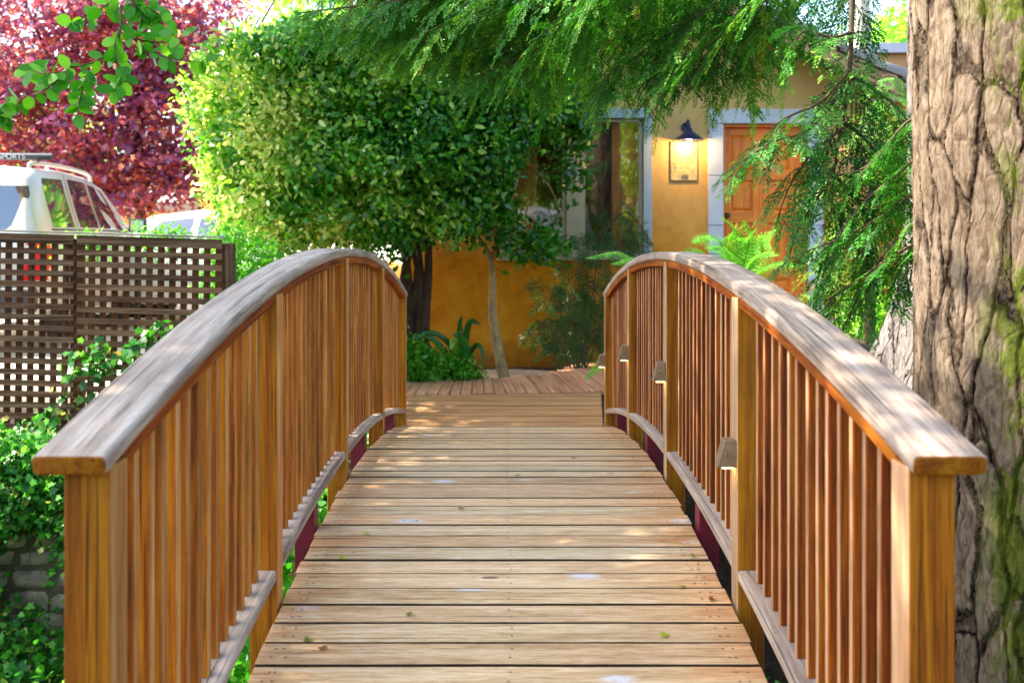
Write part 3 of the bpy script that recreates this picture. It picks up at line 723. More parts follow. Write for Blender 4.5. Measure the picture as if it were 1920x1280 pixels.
# window
mb = MB(); oz0, oz1 = hz(488), hz(204); ox0, ox1 = hx(938), hx(1222)
mb.box(ox0, wx0, HY-.03, HY+.1, wz0, wz1); mb.box(wx1, ox1, HY-.03, HY+.1, wz0, wz1, mi=1)
mb.box(ox0, ox1, HY-.032, HY+.1, wz1, oz1, mi=1)
mb.box(ox0-.03, ox1+.03, HY-.07, HY+.1, oz0, wz0)
win = hb(mb, 'window', [M['wframe'], M['wframe2']], bevel=.004)
mb = MB(); m0, m1 = hx(1062), hx(1090)
mb.box(m0, m1, HY+.0, HY+.1, wz0, wz1)
for a, b in ((wx0, m0), (m1, wx1)):
    for (c0, c1, e0, e1) in ((a, a+.045, wz0, wz1), (b-.045, b, wz0, wz1), (a+.045, b-.045, wz0, wz0+.05), (a+.045, b-.045, wz1-.04, wz1)):
        mb.box(c0, c1, HY+.03, HY+.08, e0, e1)
hb(mb, 'sash', M['wframe'], win, bevel=.004)
for a, b in ((wx0, m0), (m1, wx1)):
    mb = MB(); mb.box(a+.04, b-.04, HY+.05, HY+.056, wz0+.04, wz1-.03); hb(mb, 'pane', M['glass'], win)
mb = MB()  # blinds drawn behind the right-hand part of the window
xx = hx(1150)
while xx < wx1-.06:
    mb.box(xx, xx+.05, HY+.14+.01*(int(xx*20) % 2), HY+.155+.01*(int(xx*20) % 2), wz0-.1, wz1+.1); xx += .052
xx = wx0+.02
while xx < hx(1005):
    mb.box(xx, xx+.05, HY+.14+.01*(int(xx*20+40) % 2), HY+.155+.01*(int(xx*20+40) % 2), wz0-.1, wz1+.1); xx += .052
hb(mb, 'curtain', M['curtain'], win)
# door
mb = MB(); jt = .04
mb.box(dx0, dx0+.03, HY+.02, HY+T, dz0, dz1); mb.box(dx1-.03, dx1, HY+.02, HY+T, dz0, dz1); mb.box(dx0+.03, dx1-.03, HY+.02, HY+T, dz1-.03, dz1)
ax, bx = dx0+.032, dx1-.032; pw = [ax, hx(1373), hx(1417), hx(1443), hx(1487), bx]
yf = HY+.10
rows = [(hz(320), hz(252)), (hz(397), hz(337)), (hz(505), hz(417)), (dz0+.12, hz(523))]
zs = [dz0+.01]+[v for r in rows[::-1] for v in r]+[dz1-.033]
# stiles
for k in (0, 2, 4): mb.box(pw[k], pw[k+1], yf, yf+.045, dz0+.01, dz1-.033, 2, rnd=.3+k*.02)
for k in (1, 3):
    for q in range(0, len(zs), 2): mb.box(pw[k], pw[k+1], yf, yf+.045, zs[q], zs[q+1], 0, rnd=.35+q*.01)
    for (za, zb) in rows:
        x0, x1 = pw[k], pw[k+1]; i = .045
        V = [(x0, yf+.018, za), (x1, yf+.018, za), (x1, yf+.018, zb), (x0, yf+.018, zb), (x0+i*.35, yf+.026, za+i*.35), (x1-i*.35, yf+.026, za+i*.35), (x1-i*.35, yf+.026, zb-i*.35), (x0+i*.35, yf+.026, zb-i*.35),
             (x0+i, yf+.008, za+i), (x1-i, yf+.008, za+i), (x1-i, yf+.008, zb-i), (x0+i, yf+.008, zb-i)]
        G = [(v[2]+5*k, v[0], v[1]) for v in V]
        mb.add(V, [(0, 1, 5, 4), (1, 2, 6, 5), (2, 3, 7, 6), (3, 0, 4, 7), (4, 5, 9, 8), (5, 6, 10, 9), (6, 7, 11, 10), (7, 4, 8, 11), (8, 9, 10, 11)], G, .4)
door = hb(mb, 'door', M['doorw'], bevel=.003)
mb = MB(); hp = Vector((hx(1362)+.02, yf, hz(404)))
mb.tube([hp+Vector((0, 0, 0)), hp+Vector((0, -.02, 0))], .03, 14); mb.tube([hp+Vector((0, -.02, 0)), hp+Vector((0, -.05, 0))], .012, 10)
mb.tube([hp+Vector((0, -.05, 0)), hp+Vector((0, -.06, 0)), hp+Vector((0, -.08, 0)), hp+Vector((0, -.09, 0))], [.02, .03, .03, .018], 14)
hb(mb, 'handle', M['brass'], door)
# stone surround
mb = MB(); jw = hx(1355)-hx(1327)
for (x0, x1) in ((dx0-jw, dx0), (dx1, dx1+jw)):
    z = .1; cuts = [.1, .7, hz(476), hz(423), hz(330), hz(233)]
    for q in range(len(cuts)-1): mb.box(x0, x1, HY-.045, HY+.03, cuts[q]+.004, cuts[q+1]-.002)
mb.box(dx0-jw, dx1+jw, HY-.047, HY+.03, dz1+.004, dz1+.165)
hb(mb, 'door_surround', M['stone'], bevel=.006)
mb = MB(); mb.box(dx0-.2, dx1+.2, HY-.45, HY-.05, .5, .69); mb.box(dx0-.3, dx1+.3, HY-.8, HY-.45, .3, .52); hb(mb, 'doorstep', M['stone'], bevel=.01)
# wall lamp
lx, lz = hx(1286), hz(256)
mb = MB(); mb.lathe((lx, HY-.20, lz-.065), [(.168, 0), (.165, .006), (.06, .088), (.035, .10), (.035, .13), (.0, .135)], 28)
mb.lathe((lx, HY-.20, lz-.066), [(.167, 0), (.155, 0), (.055, .082), (0, .085)], 28)
lamp = hb(mb, 'wall_lamp', M['navy'])
mb = MB(); mb.tube(bez([(lx, HY-.20, lz+.06), (lx, HY-.2, lz+.12), (lx, HY-.12, lz+.17), (lx, HY-.03, lz+.12), (lx, HY-.005, lz+.10)], 16), .012, 8)
mb.tube([(lx, HY-.001, lz+.10), (lx, HY-.02, lz+.10)], .055, 18); hb(mb, 'lamp_arm', M['navy'], lamp)
mb = MB(); mb.lathe((lx, HY-.20, lz-.075), [(0, 0), (.022, .008), (.03, .03), (.02, .055), (0, .06)], 14); hb(mb, 'bulb', M['bulb'], lamp)
pl = bpy.data.lights.new('lamp_light', 'POINT'); pl.energy = 5.0; pl.color = (1, .62, .22); pl.shadow_soft_size = .03
plo = bpy.data.objects.new('lamp_light', pl); link(plo, lamp); plo.location = Vector((lx, HY-.19, lz-.10))+HO
# plaque
x0, x1, z0, z1 = hx(1256), hx(1308), hz(340), hz(266)
mb = MB(); mb.box(x0, x1, HY-.018, HY-.002, z0, z1); plq = hb(mb, 'plaque', M['plqframe'], bevel=.003)
mb = MB(); mb.box(x0+.01, x1-.01, HY-.0205, HY-.0185, z0+.01, z1-.01); hb(mb, 'plaque_face', M['plaque'], plq)
mb = MB()
for k in range(5): mb.box(x0+.05, x0+.052, HY-.0225, HY-.0207, z0+.1, z1-.03) if k == 0 else mb.box(x0+.03+.03*k, x0+.0315+.03*k, HY-.0225, HY-.0207, z0+.08+.03*k, z1-.05)
for k in range(4): mb.box(x0+.03, x1-.04-.02*k, HY-.0225, HY-.0207, z0+.15+.06*k, z0+.1515+.06*k)
mb.box(hx(1277), hx(1290), HY-.0225, HY-.0207, hz(336.5), hz(328.5)); hb(mb, 'plaque_marks', M['plqframe'], plq)
# vase on the sill inside
mb = MB(); mb.lathe((hx(1101), HY+.16, wz0+.0), [(0, 0), (.06, 0), (.085, .1), (.085, .2), (.05, .36), (.022, .46), (.02, .55), (0, .55)], 20)
tag(mb.build('vase', M['vase']), 'tall grey bottle vase standing inside the cottage window', 'vase')
# timber gate right of the house
mb = MB(); x = 4.06; gate = empty('timber_gate', (4.6, 11.2, .4)); GO = Vector((-4.6, -11.2, -.4))
k = 0
while x < 5.6:
    wd = .14; mb.box(x, x+wd-.006, 11.18+.004*(k % 2), 11.21, .45, 2.95); x += wd; k += 1
mb.V = [tuple(Vector(v)+GO) for v in mb.V]; mb.build('board_panel', M['gate'], gate, bevel=.004)
for z in (.7, 2.7):
    mb = MB(); mb.box(4.08, 5.6, 11.211, 11.25, z, z+.09, 0); mb.V = [tuple(Vector(v)+GO) for v in mb.V]; mb.build('rail', M['gate'], gate)
tag(gate, 'orange vertical board timber gate between the house and the mossy trunk', 'gate')
# pale pole and beige building behind
mb = MB(); mb.tube([at(1614, 90, 18), at(1611, -60, 18), at(1611, -300, 18)], .17, 20); mb.tube([(6.34, 18, .2), at(1614, 90, 18)], .17, 20)
tag(mb.build('utility_pole', M['pole']), 'pale cream pole rising behind the tiled roof', 'pole')
mb = MB(); nb = empty('neighbour_building', (8.2, 20, .2)); mb.box(-1.3, 3.5, 0, 4, 0, 4.85); mb.build('wall', M['shed'], nb)
mb = MB(); mb.box(-1.45, 3.6, -.15, 4.1, 4.86, 5.05); mb.build('roof', M['stone'], nb); tag(nb, 'beige flat roofed building behind the cottage, beside the pale pole', 'building')

# ================================================================== lattice fence
FY = 7.5
fence = empty('lattice_fence', at(210, 810, FY)); FO = -at(210, 810, FY)
tag(fence, 'brown wooden lattice fence with a post in the middle, in front of the silver car', 'fence')
def fp(px, py, Y=FY):   # tilt of the rails as seen
    return at(px, py+px*.030, Y)
for (xa, xb) in ((-400, 139), (145, 417)):
    mb = MB(); t = .009
    py = 437+9; Y = FY
    pitch = 20.6 if xa < 0 else 21.2
    ztop = 0
    k = 0; yy = 437+11
    while yy < 815:
        p0 = fp(xa, yy); p1 = fp(xb, yy); h = .0215
        if k == 0: h = .035; p0.z += .01; p1.z += .01
        V = [Vector((p.x, Y+a, p.z+b)) for p in (p0, p1) for a in (-.012, 0) for b in (-h, h)]; o = random.uniform(0, 50)
        mb.add(V, [(0, 1, 3, 2), (4, 6, 7, 5), (0, 4, 5, 1), (2, 3, 7, 6), (0, 2, 6, 4), (1, 5, 7, 3)], [(v.x+o, v.y, v.z) for v in V], random.random())
        yy += pitch; k += 1
    x = xa+6
    while x < xb:
        c = fp(x, 440); c2 = fp(x-5, 795); w2 = .0235
        V = [Vector((p.x+a, Y+b, p.z)) for p in (c, c2) for a in (-w2, w2) for b in (.001, .013)]; o = random.uniform(0, 50)
        mb.add(V, [(0, 1, 3, 2), (4, 6, 7, 5), (0, 4, 5, 1), (2, 3, 7, 6), (0, 2, 6, 4), (1, 5, 7, 3)], [(v.z+o, v.x, v.y) for v in V], random.random(), 1)
        x += 21.6
    mb.V = [tuple(Vector(v)+FO) for v in mb.V]; mb.build('lattice_panel', [M['lattice'], M['lattice2']], fence)
for px, w_ in ((140, .045), (424, .05), (-395, .045)):
    mb = MB(); c = fp(px, 441); b_ = fp(px, 830)
    mb.box(c.x-w_, c.x+w_, FY+.02, FY+.09, -.6, c.z-.01, 2); mb.V = [tuple(Vector(v)+FO) for v in mb.V]; mb.build('post', M['lattice'], fence, bevel=.004)
mb = MB(); a_ = fp(-400, 434); b_ = fp(420, 434.5)
V = [Vector((p.x, FY+a, p.z+b)) for p in (a_, b_) for a in (-.03, .035) for b in (0, .014)]
mb.add(V, [(0, 1, 3, 2), (4, 6, 7, 5), (0, 4, 5, 1), (2, 3, 7, 6), (0, 2, 6, 4), (1, 5, 7, 3)], [(v.x, v.y, v.z) for v in V])
mb.V = [tuple(Vector(v)+FO) for v in mb.V]; mb.build('top_cap', M['cap'], fence)

# ================================================================== cars
def car(name, loc, rz, L, W, H, belt, paint, label, suv=True):
    root = empty(name, loc, rz); tag(root, label, 'car'); hw = W/2
    # stations: y, roof z, belt z, half width belt, half width roof
    if suv: st = [(0, .95*H-.72, .62, hw*.90, hw*.88), (.04, belt+.02, belt, hw*.95, hw*.9), (.16, H*.93, belt, hw, hw*.80), (.32, H*.985, belt, hw, hw*.79), (1.2, H, belt, hw, hw*.79), (2.0, H*.985, belt, hw, hw*.78), (2.55, H*.945, belt, hw, hw*.74), (2.95, H*.82, belt-.01, hw, hw*.78), (3.38, belt+.04, belt-.03, hw*.98, hw*.86), (4.0, belt-.06, belt-.12, hw*.94, hw*.8), (L-.05, belt-.18, belt-.26, hw*.84, hw*.7)]
    else: st = [(0, .70, .62, hw*.85, hw*.8), (.06, belt, belt-.05, hw*.93, hw*.84), (.8, belt+.1, belt, hw, hw*.86), (1.3, H*.95, belt, hw, hw*.70), (1.9, H, belt, hw, hw*.68), (2.5, H*.97, belt, hw, hw*.69), (3.3, belt+.06, belt-.03, hw, hw*.84), (4.1, belt-.08, belt-.14, hw*.93, hw*.78), (L-.05, belt-.2, belt-.3, hw*.82, hw*.68)]
    V = []; n = 0
    for (y, zr, zb, wb, wr) in st:
        zl = .28; zr = max(zr, zb+.01)
        half = [(wb*.92, zl), (wb*1.0, zl+.12), (wb*1.015, (zl+zb)/2), (wb*.99, zb), ((wb*.97+wr)/2+.0, (zb+zr)/2), (wr+.01, zr-.07*(zr-zb)-.01), (wr*.9, zr-.015), (wr*.45, zr+.012)]
        ring = [(-x, y, z) for x, z in half]+[(x, y, z) for x, z in half[::-1]]
        n = len(ring); V += ring
    Fc = []
    for i in range(len(st)-1):
        for k in range(n): Fc.append((i*n+k, (i+1)*n+k, (i+1)*n+(k+1) % n, i*n+(k+1) % n))
    Fc += [tuple(range(n)), tuple((len(st)-1)*n+k for k in range(n))[::-1]]
    mb = MB(); mb.add(V, Fc, smooth=True); body = mb.build('body', paint, root)
    def surf(y, f, s, off=.004):      # point on the side glass zone: f 0 = belt, 1 = under the roof
        for i in range(len(st)-1):
            if st[i][0] <= y <= st[i+1][0]:
                t = (y-st[i][0])/(st[i+1][0]-st[i][0]); a = [st[i][q]*(1-t)+st[i+1][q]*t for q in range(5)]; break
        _, zr, zb, wb, wr = a; zr = max(zr, zb+.01)
        pts = [(wb*.99, zb), ((wb*.97+wr)/2, (zb+zr)/2), (wr+.01, zr-.07*(zr-zb)-.01)]
        u = f*2; k = min(int(u), 1); u -= k
        x = pts[k][0]*(1-u)+pts[k+1][0]*u; z = pts[k][1]*(1-u)+pts[k+1][1]*u
        return (s*(x+off), y, z)
    def sideglass(y0b, y1b, y0t, y1t, f0, f1, s, nm='side_window'):
        g = MB(); m = 6; V = []
        for j in range(m+1):
            f = f0+(f1-f0)*j/m
            for i in range(m+1):
                yb = y0b+(y1b-y0b)*i/m; yt = y0t+(y1t-y0t)*i/m; V.append(surf(yb+(yt-yb)*j/m, f, s))
        Fc = [(j*(m+1)+i, j*(m+1)+i+1, (j+1)*(m+1)+i+1, (j+1)*(m+1)+i) for j in range(m) for i in range(m)]
        g.add(V, Fc, smooth=True); g.build(nm, M['carglassd'], root)
    for s in (-1, 1):
        if suv:
            sideglass(.36, .98, .42, .98, .1, .9, s); sideglass(1.16, 1.78, 1.16, 1.74, .1, .92, s); sideglass(1.86, 2.9, 1.84, 2.42, .1, .9, s)
        else:
            sideglass(1.2, 1.9, 1.5, 1.9, .12, .86, s); sideglass(1.98, 2.9, 1.98, 2.45, .12, .86, s)
        for wy in (.85, L-.95):
            g = MB(); c = Vector((s*(hw-.1), wy, .34)); u = Vector((s, 0, 0))
            g.tube([c-u*.11, c-u*.09, c+u*.09, c+u*.11], [.30, .34, .34, .30], 26, 0); wh = g.build('wheel', M['rubber'], root)
            g = MB(); g.tube([c+u*.10, c+u*.118], [.2, .19], 20); g.build('rim', M['chrome'], wh)
        g = MB(); zt = belt-.02
        if suv:
            V = [(s*(hw*.80), -.012, zt-.42), (s*(hw*.965), .0, zt-.42), (s*(hw*.975), .02, zt-.02), (s*(hw*.84), .015, zt), (s*(hw*1.02), .2, zt-.42), (s*(hw*1.01), .16, zt-.02)]
            g.add(V, [(0, 1, 2, 3), (1, 4, 5, 2)]); V2 = [(v[0]*.97, v[1]+.06, v[2]) for v in V]; g.add(V2, [(0, 1, 2, 3), (1, 4, 5, 2)])
        else: g.box(s*hw*.6, s*hw*.84, -.01, .04, .62, .74)
        g.build('tail_light', M['tail'], root)
        g = MB(); ym = 2.78 if suv else 2.75; zb = belt+.02
        g.box(min(s*(hw+.02), s*(hw+.22)), max(s*(hw+.02), s*(hw+.22)), ym, ym+.09, zb, zb+.17); g.tube([(s*hw*.97, ym+.05, zb+.03), (s*(hw+.05), ym+.05, zb+.05)], .025, 8)
        mr = g.build('wing_mirror', M['blackpl'], root, bevel=.03, seg=3)
        g = MB(); g.box(min(s*(hw+.04), s*(hw+.20)), max(s*(hw+.04), s*(hw+.20)), ym-.006, ym-.003, zb+.02, zb+.15); g.build('mirror_glass', M['mirror'], mr)
    if suv:
        # rear window: bowed pane standing just off the tailgate
        g = MB(); V = []; m = 8
        for j in range(m+1):
            f = j/m; z = belt+.03+(H*.93-.10-belt-.03)*f; y = .045+(.15-.045)*((z-belt)/(H*.93-belt)) - .012; ww = hw*.90*(1-f)+hw*.80*f
            for i in range(m+1):
                x = -ww+2*ww*i/m; V.append((x, y+.03*abs(x/ww)**3-.006, z))
        Fc = [(j*(m+1)+i, j*(m+1)+i+1, (j+1)*(m+1)+i+1, (j+1)*(m+1)+i) for j in range(m) for i in range(m)]
        g.add(V, Fc, smooth=True); g.build('rear_window', M['carglassd'], root)
        g = MB(); g.box(-hw*.95, hw*.95, -.12, .03, .34, .58); g.build('rear_bumper', M['blackpl'], root, bevel=.04, seg=3)
        g = MB(); g.box(-.26, .26, -.014, -.004, .68, .8); g.build('number_plate', M['letter'], root)
        g = MB(); g.tube([(0.0, .03, belt-.01), (.3, .10, belt+.18)], .012, 8); g.build('wiper', M['blackpl'], root)
        for s in (-1, 1):
            g = MB(); xr = s*hw*.70
            g.tube(bez([(xr, .42, H-.05), (xr, .5, H+.015), (xr, 1.3, H+.035), (xr, 2.15, H+.01), (xr, 2.3, H-.07)], 24), .022, 8); g.build('roof_rail', paint, root)
        g = MB(); g.tube([(-hw*.85, .62, H+.09), (hw*.86, .62, H+.09)], .035, 14); cb = g.build('crossbar', M['blackpl'], root)
        tc = bpy.data.curves.new('lettering', 'FONT'); tc.body = 'SPORTS'; tc.size = .075; tc.extrude = .001; tc.align_x = 'RIGHT'
        tt = bpy.data.objects.new('tmp', tc); C.objects.link(tt); bpy.context.view_layer.update(); tm = bpy.data.meshes.new_from_object(tt.evaluated_get(bpy.context.evaluated_depsgraph_get())); bpy.data.objects.remove(tt)
        to = bpy.data.objects.new('lettering', tm); tm.materials.clear(); tm.materials.append(M['letter']); link(to, cb); to.location = (hw*.86-.25, .584, H+.063); to.rotation_euler = (R(90), 0, 0)
    for s in (-1, 1):
        for yd in (1.06, 1.81, 2.93) if suv else ():
            g = MB(); V = []
            for q in range(9):
                a = surf(yd, q/8, s, .005); b_ = surf(yd+.012, q/8, s, .005); V += [a, b_]
            g.add(V, [(2*q, 2*q+1, 2*q+3, 2*q+2) for q in range(8)]); g.build('door_seam', M['blackpl'], root)
        if suv:
            g = MB(); g.tube([surf(.3+.26*q, .06, s, .003) for q in range(11)], .009, 6); g.build('window_seal', M['blackpl'], root)
    # windscreen
    g = MB(); V = []
    for i in range(len(st)):
        pass
    ya, yb = (2.6, 3.34) if suv else (2.55, 3.25)
    for y in (ya, (ya+yb)/2, yb):
        a = surf(y, 1, 1, 0)
        for q in (-1, -.5, 0, .5, 1): V.append((a[0]*.9*q, y+.004, a[2]+.035+(1-abs(q))*.02))
    g.add(V, [(j*5+i, j*5+i+1, (j+1)*5+i+1, (j+1)*5+i) for j in range(2) for i in range(4)], smooth=True); g.build('windscreen', M['carglassd'], root)
    return root
def darkglass():
    m, nt, p = newmat('tinted_glass'); p.inputs['Base Color'].default_value = (.02, .03, .05, 1); p.inputs['Roughness'].default_value = .03
    p.inputs['Specular IOR Level'].default_value = 1.0; p.inputs['Coat Weight'].default_value = 1.0; p.inputs['Coat IOR'].default_value = 2.2; return m
M['carglassd'] = darkglass(); M['mirror'] = plain('mirror_face', (.8, .8, .8, 1), .05, 1, var=0, bmp=0)
cx = -4.33
car('parked_car', (cx-.93, 9.45, .40), R(5), 4.6, 1.86, 1.76, 1.08, M['carwhite'], 'silver estate car with roof rails parked behind the lattice fence', True)
car('parked_car', (-5.75, 13.4, .34), R(-92), 4.4, 1.8, 1.45, .95, M['carwhite2'], 'white rounded car half hidden behind the fence, under the purple tree', False)
# tan garden building at the back
mb = MB(); sh = empty('garden_shed', (-6.4, 19, .3)); mb.box(-2.6, 2.0, 0, 3, 0, 1.62); mb.build('wall', M['shed'], sh)
mb = MB(); mb.box(-2.8, 2.2, -.3, 3.2, 1.621, 1.78); mb.build('roof', M['tile'], sh); tag(sh, 'low tan flat roofed outbuilding behind the silver car', 'shed')

# ================================================================== hedge, shrubs
def keepz(zmin): return lambda p: p[:, 2] > zmin
def lighttip(pos, t): return t
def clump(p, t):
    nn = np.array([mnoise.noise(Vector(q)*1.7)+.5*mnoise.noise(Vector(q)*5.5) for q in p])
    return t*.85+.15+.30*nn-.13*np.clip(p[:, 0]+1.2, -1.4, 1.2)  # tint lightens leftwards, painting in the shrub's sunlit side
hedge = empty('clipped_shrub', (-.92, 10.5, 0)); HOf = Vector((.92, -10.5, 0))
tag(hedge, 'large dense glossy leaved shrub clipped to a block left of the cottage window', 'shrub')
def sh_(o, v): o.location = Vector(o.location)+v; return o
ell = [(-1.95, 9.9, 2.42, .93, .8, 1.0), (-1.15, 9.95, 2.45, 1.05, .8, 1.04), (-.75, 10.0, 2.6, .85, .75, .85), (-.05, 10.1, 2.95, .75, .6, .5), (-.5, 10.05, 2.2, .38, .5, .6), (-1.6, 9.95, 2.95, .8, .7, .5)]
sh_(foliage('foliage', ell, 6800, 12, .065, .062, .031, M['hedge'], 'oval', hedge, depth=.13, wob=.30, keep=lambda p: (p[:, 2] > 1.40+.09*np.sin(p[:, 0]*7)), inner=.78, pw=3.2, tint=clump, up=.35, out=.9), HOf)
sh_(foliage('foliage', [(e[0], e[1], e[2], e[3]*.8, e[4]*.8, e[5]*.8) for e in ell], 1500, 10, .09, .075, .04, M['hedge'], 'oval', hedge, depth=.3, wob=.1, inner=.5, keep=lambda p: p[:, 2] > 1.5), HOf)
mb = MB()
for k in range(5):
    x = -.93+random.uniform(-.09, .09)
    mb.tube(bez([(x, 10.5+random.uniform(-.08, .08), -.1), (x+random.uniform(-.05, .05), 10.5, .6), (x+random.uniform(-.1, .1), 10.4, 1.3), (x+random.uniform(-.6, .6), 10.1, 2.3)], 16), [.07-.003*i for i in range(16)], 9)
sh_(mb.build('trunk', M['dark_bark'], hedge), HOf)
# small tree with bare stem in front of the wall
tr = empty('small_tree', (0, 10.56, 0)); TO = Vector((0, -10.56, 0)); tag(tr, 'slender young tree with a bare curved stem against the ochre wall', 'tree')
mb = MB(); mb.tube(bez([at(946, 712, 10.56), at(935, 660, 10.56), at(924, 590, 10.55), at(924, 530, 10.5), at(921, 486, 10.45)], 22), [.062-.0015*i for i in range(22)], 12)
mb.tube(bez([at(921, 488, 10.45), at(905, 455, 10.4), at(880, 430, 10.35), at(840, 380, 10.3)], 12), [.026-.0015*i for i in range(12)], 8)
mb.tube(bez([at(921, 490, 10.45), at(938, 440, 10.4), at(960, 370, 10.35), at(985, 260, 10.3), at(960, 180, 10.3)], 14), [.026-.0014*i for i in range(14)], 8)
mb.tube(bez([at(960, 370, 10.35), at(940, 300, 10.3), at(900, 250, 10.2)], 10), [.016-.0012*i for i in range(10)], 6)
mb.tube(bez([at(985, 300, 10.33), at(1030, 350, 10.25), at(1060, 420, 10.2)], 10), [.011-.0009*i for i in range(10)], 6)
sh_(mb.build('trunk', M['smooth_bark'], tr), TO)
el2 = [(-.22, 10.25, 2.1, .30, .35, .5), (.55, 10.3, 2.8, .45, .4, .36), (.35, 10.25, 2.62, .45, .35, .22), (-.2, 10.2, 1.62, .32, .3, .25), (.25, 10.2, 1.33, .30, .26, .10), (.42, 10.22, 1.38, .22, .22, .09), (.68, 10.3, 2.3, .14, .16, .45), (-.1, 10.25, 2.0, .12, .3, .4)]
sh_(foliage('crown', el2, 780, 9, .07, .066, .034, M['hedge'], 'oval', tr, depth=.28, wob=.35, inner=.55, up=.3, tint=lambda p, t: t*.75), TO)
# low bush between the fence and the bridge
b = foliage('low_bush', [(-2.05, 8.3, .95, .34, .35, .42), (-1.8, 8.5, .55, .4, .4, .5), (-2.25, 8.6, 1.15, .3, .3, .3)], 700, 10, .06, .05, .026, M['bush'], 'lance', depth=.2, inner=.6)
tag(b, 'bright green low bush between the lattice fence and the left railing', 'bush')
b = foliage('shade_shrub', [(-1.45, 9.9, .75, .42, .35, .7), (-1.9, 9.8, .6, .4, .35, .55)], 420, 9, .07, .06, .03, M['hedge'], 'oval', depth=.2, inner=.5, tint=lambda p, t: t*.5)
tag(b, 'dark green low shrub under the left end of the clipped shrub', 'shrub')
# leafy sprigs peeping over the fence top
b = foliage('climbing_shrub', [(-2.7, 8.0, 1.42, .30, .15, .13), (-2.15, 8.0, 1.42, .25, .15, .12), (-3.3, 8.0, 1.36, .25, .12, .10)], 260, 8, .05, .045, .014, M['bush'], 'lance', depth=.5, inner=0, wob=.3, out=.2, up=.8)
tag(b, 'thin leafy climber sprouting over the top of the lattice fence', 'shrub')
# bed plants by the wall
b = foliage('bedding_plant', [at(800, 688, 10.25)[:]+(.28, .25, .16), at(850, 690, 10.3)[:]+(.22, .2, .14), at(765, 675, 10.2)[:]+(.2, .2, .22), at(885, 700, 10.3)[:]+(.1, .1, .07)], 420, 9, .04, .045, .024, M['bush'], 'oval', depth=.3, inner=.3, up=1.0)
tag(b, 'low leafy green plant at the edge of the boards under the wall', 'plant')
st = empty('strap_leaf_plant', at(855, 700, 10.5)); base = at(855, 700, 10.5)
tag(st, 'arching strap leaved lily plant in front of the ochre wall', 'plant')
def strap(pts, wd, rnd):
    P = bez(pts, 18); V = []; Fc = []
    for i, p in enumerate(P):
        t = (P[min(i+1, 17)]-P[max(i-1, 0)]).normalized(); s = t.cross(Vector((.2, -1, .2))).normalized(); ww = wd*math.sin(math.pi*min(.98, (.12+.88*i/17)))**.6
        nn = s.cross(t); V += [p-s*ww/2-base+nn*ww*.2, p-base, p+s*ww/2-base+nn*ww*.2]
        if i: o = (i-1)*3; Fc += [(o, o+1, o+4, o+3), (o+1, o+2, o+5, o+4)]
    mb = MB(); mb.add(V, Fc, None, rnd, 0, True); o = mb.build('leaf', M['strap'], st); sm = o.modifiers.new('thick', 'SOLIDIFY'); sm.thickness = .003
for pts, wd, rn in (([(850, 700), (835, 660), (800, 630), (765, 640)], .06, .5), ([(850, 700), (845, 650), (815, 625), (780, 632), (762, 660)], .055, .2), ([(855, 700), (862, 650), (862, 610), (866, 592)], .06, .3), ([(860, 700), (868, 660), (880, 605), (900, 608)], .07, .15), ([(862, 700), (885, 655), (900, 650), (911, 690)], .05, .1), ([(852, 700), (858, 665), (850, 640), (845, 655)], .09, .95), ([(857, 700), (872, 670), (868, 640), (850, 625)], .1, .6), ([(858, 700), (866, 680), (870, 650), (862, 620)], .09, .4), ([(850, 700), (825, 670), (800, 660), (790, 690)], .05, .8)):
    strap([at(a, b_, 10.5-.25*i/len(pts)) for i, (a, b_) in enumerate(pts)], wd, rn)
# dark feathery shrub against the wall
def feathery(name, loc, stems, label, mat='feather', L=.055, W=.008, cat='shrub', sub=.28, step=.055):
    root = empty(name, loc); tag(root, label, cat); o_ = Vector(loc)
    for pts, r in stems:
        conifer_branch([Vector(p)-o_ for p in pts], r, root, subl=sub, step=step, twl=.10, tstep=.035, droop=.5, mat=mat, tint=.35, start=.25, sp=.014, L=L, W=W, name='stem', plane=Vector((1, -.3, 0)))
    return root
bs = at(1085, 700, 10.85)
A = lambda x, y, d_=10.85: at(x, y, d_)
feathery('feathery_shrub', bs[:], [([A(1085, 700), A(1075, 600), A(1085, 500), A(1130, 430)], .012), ([A(1095, 700), A(1110, 560), A(1130, 440), A(1160, 390)], .012), ([A(1080, 700), A(1060, 620), A(1040, 560), A(1015, 530)], .01), ([A(1075, 700), A(1050, 640), A(1020, 600), A(1005, 610)], .008),
    ([A(1090, 700), A(1100, 620), A(1115, 560), A(1120, 520)], .012), ([A(1085, 700), A(1090, 640), A(1080, 580), A(1060, 540)], .01), ([A(1085, 700), A(1070, 650), A(1060, 640), A(1045, 650)], .008), ([A(1130, 440), A(1165, 400), A(1190, 410), A(1200, 440)], .008), ([A(1095, 700), A(1115, 650), A(1125, 600), A(1130, 570)], .012), ([A(1085, 700), A(1100, 660), A(1110, 640), A(1120, 630)], .01), ([A(1150, 470), A(1180, 440), A(1195, 450), A(1200, 470)], .008)],
    'dark feathery shrub with drooping fronds beside the cottage window')
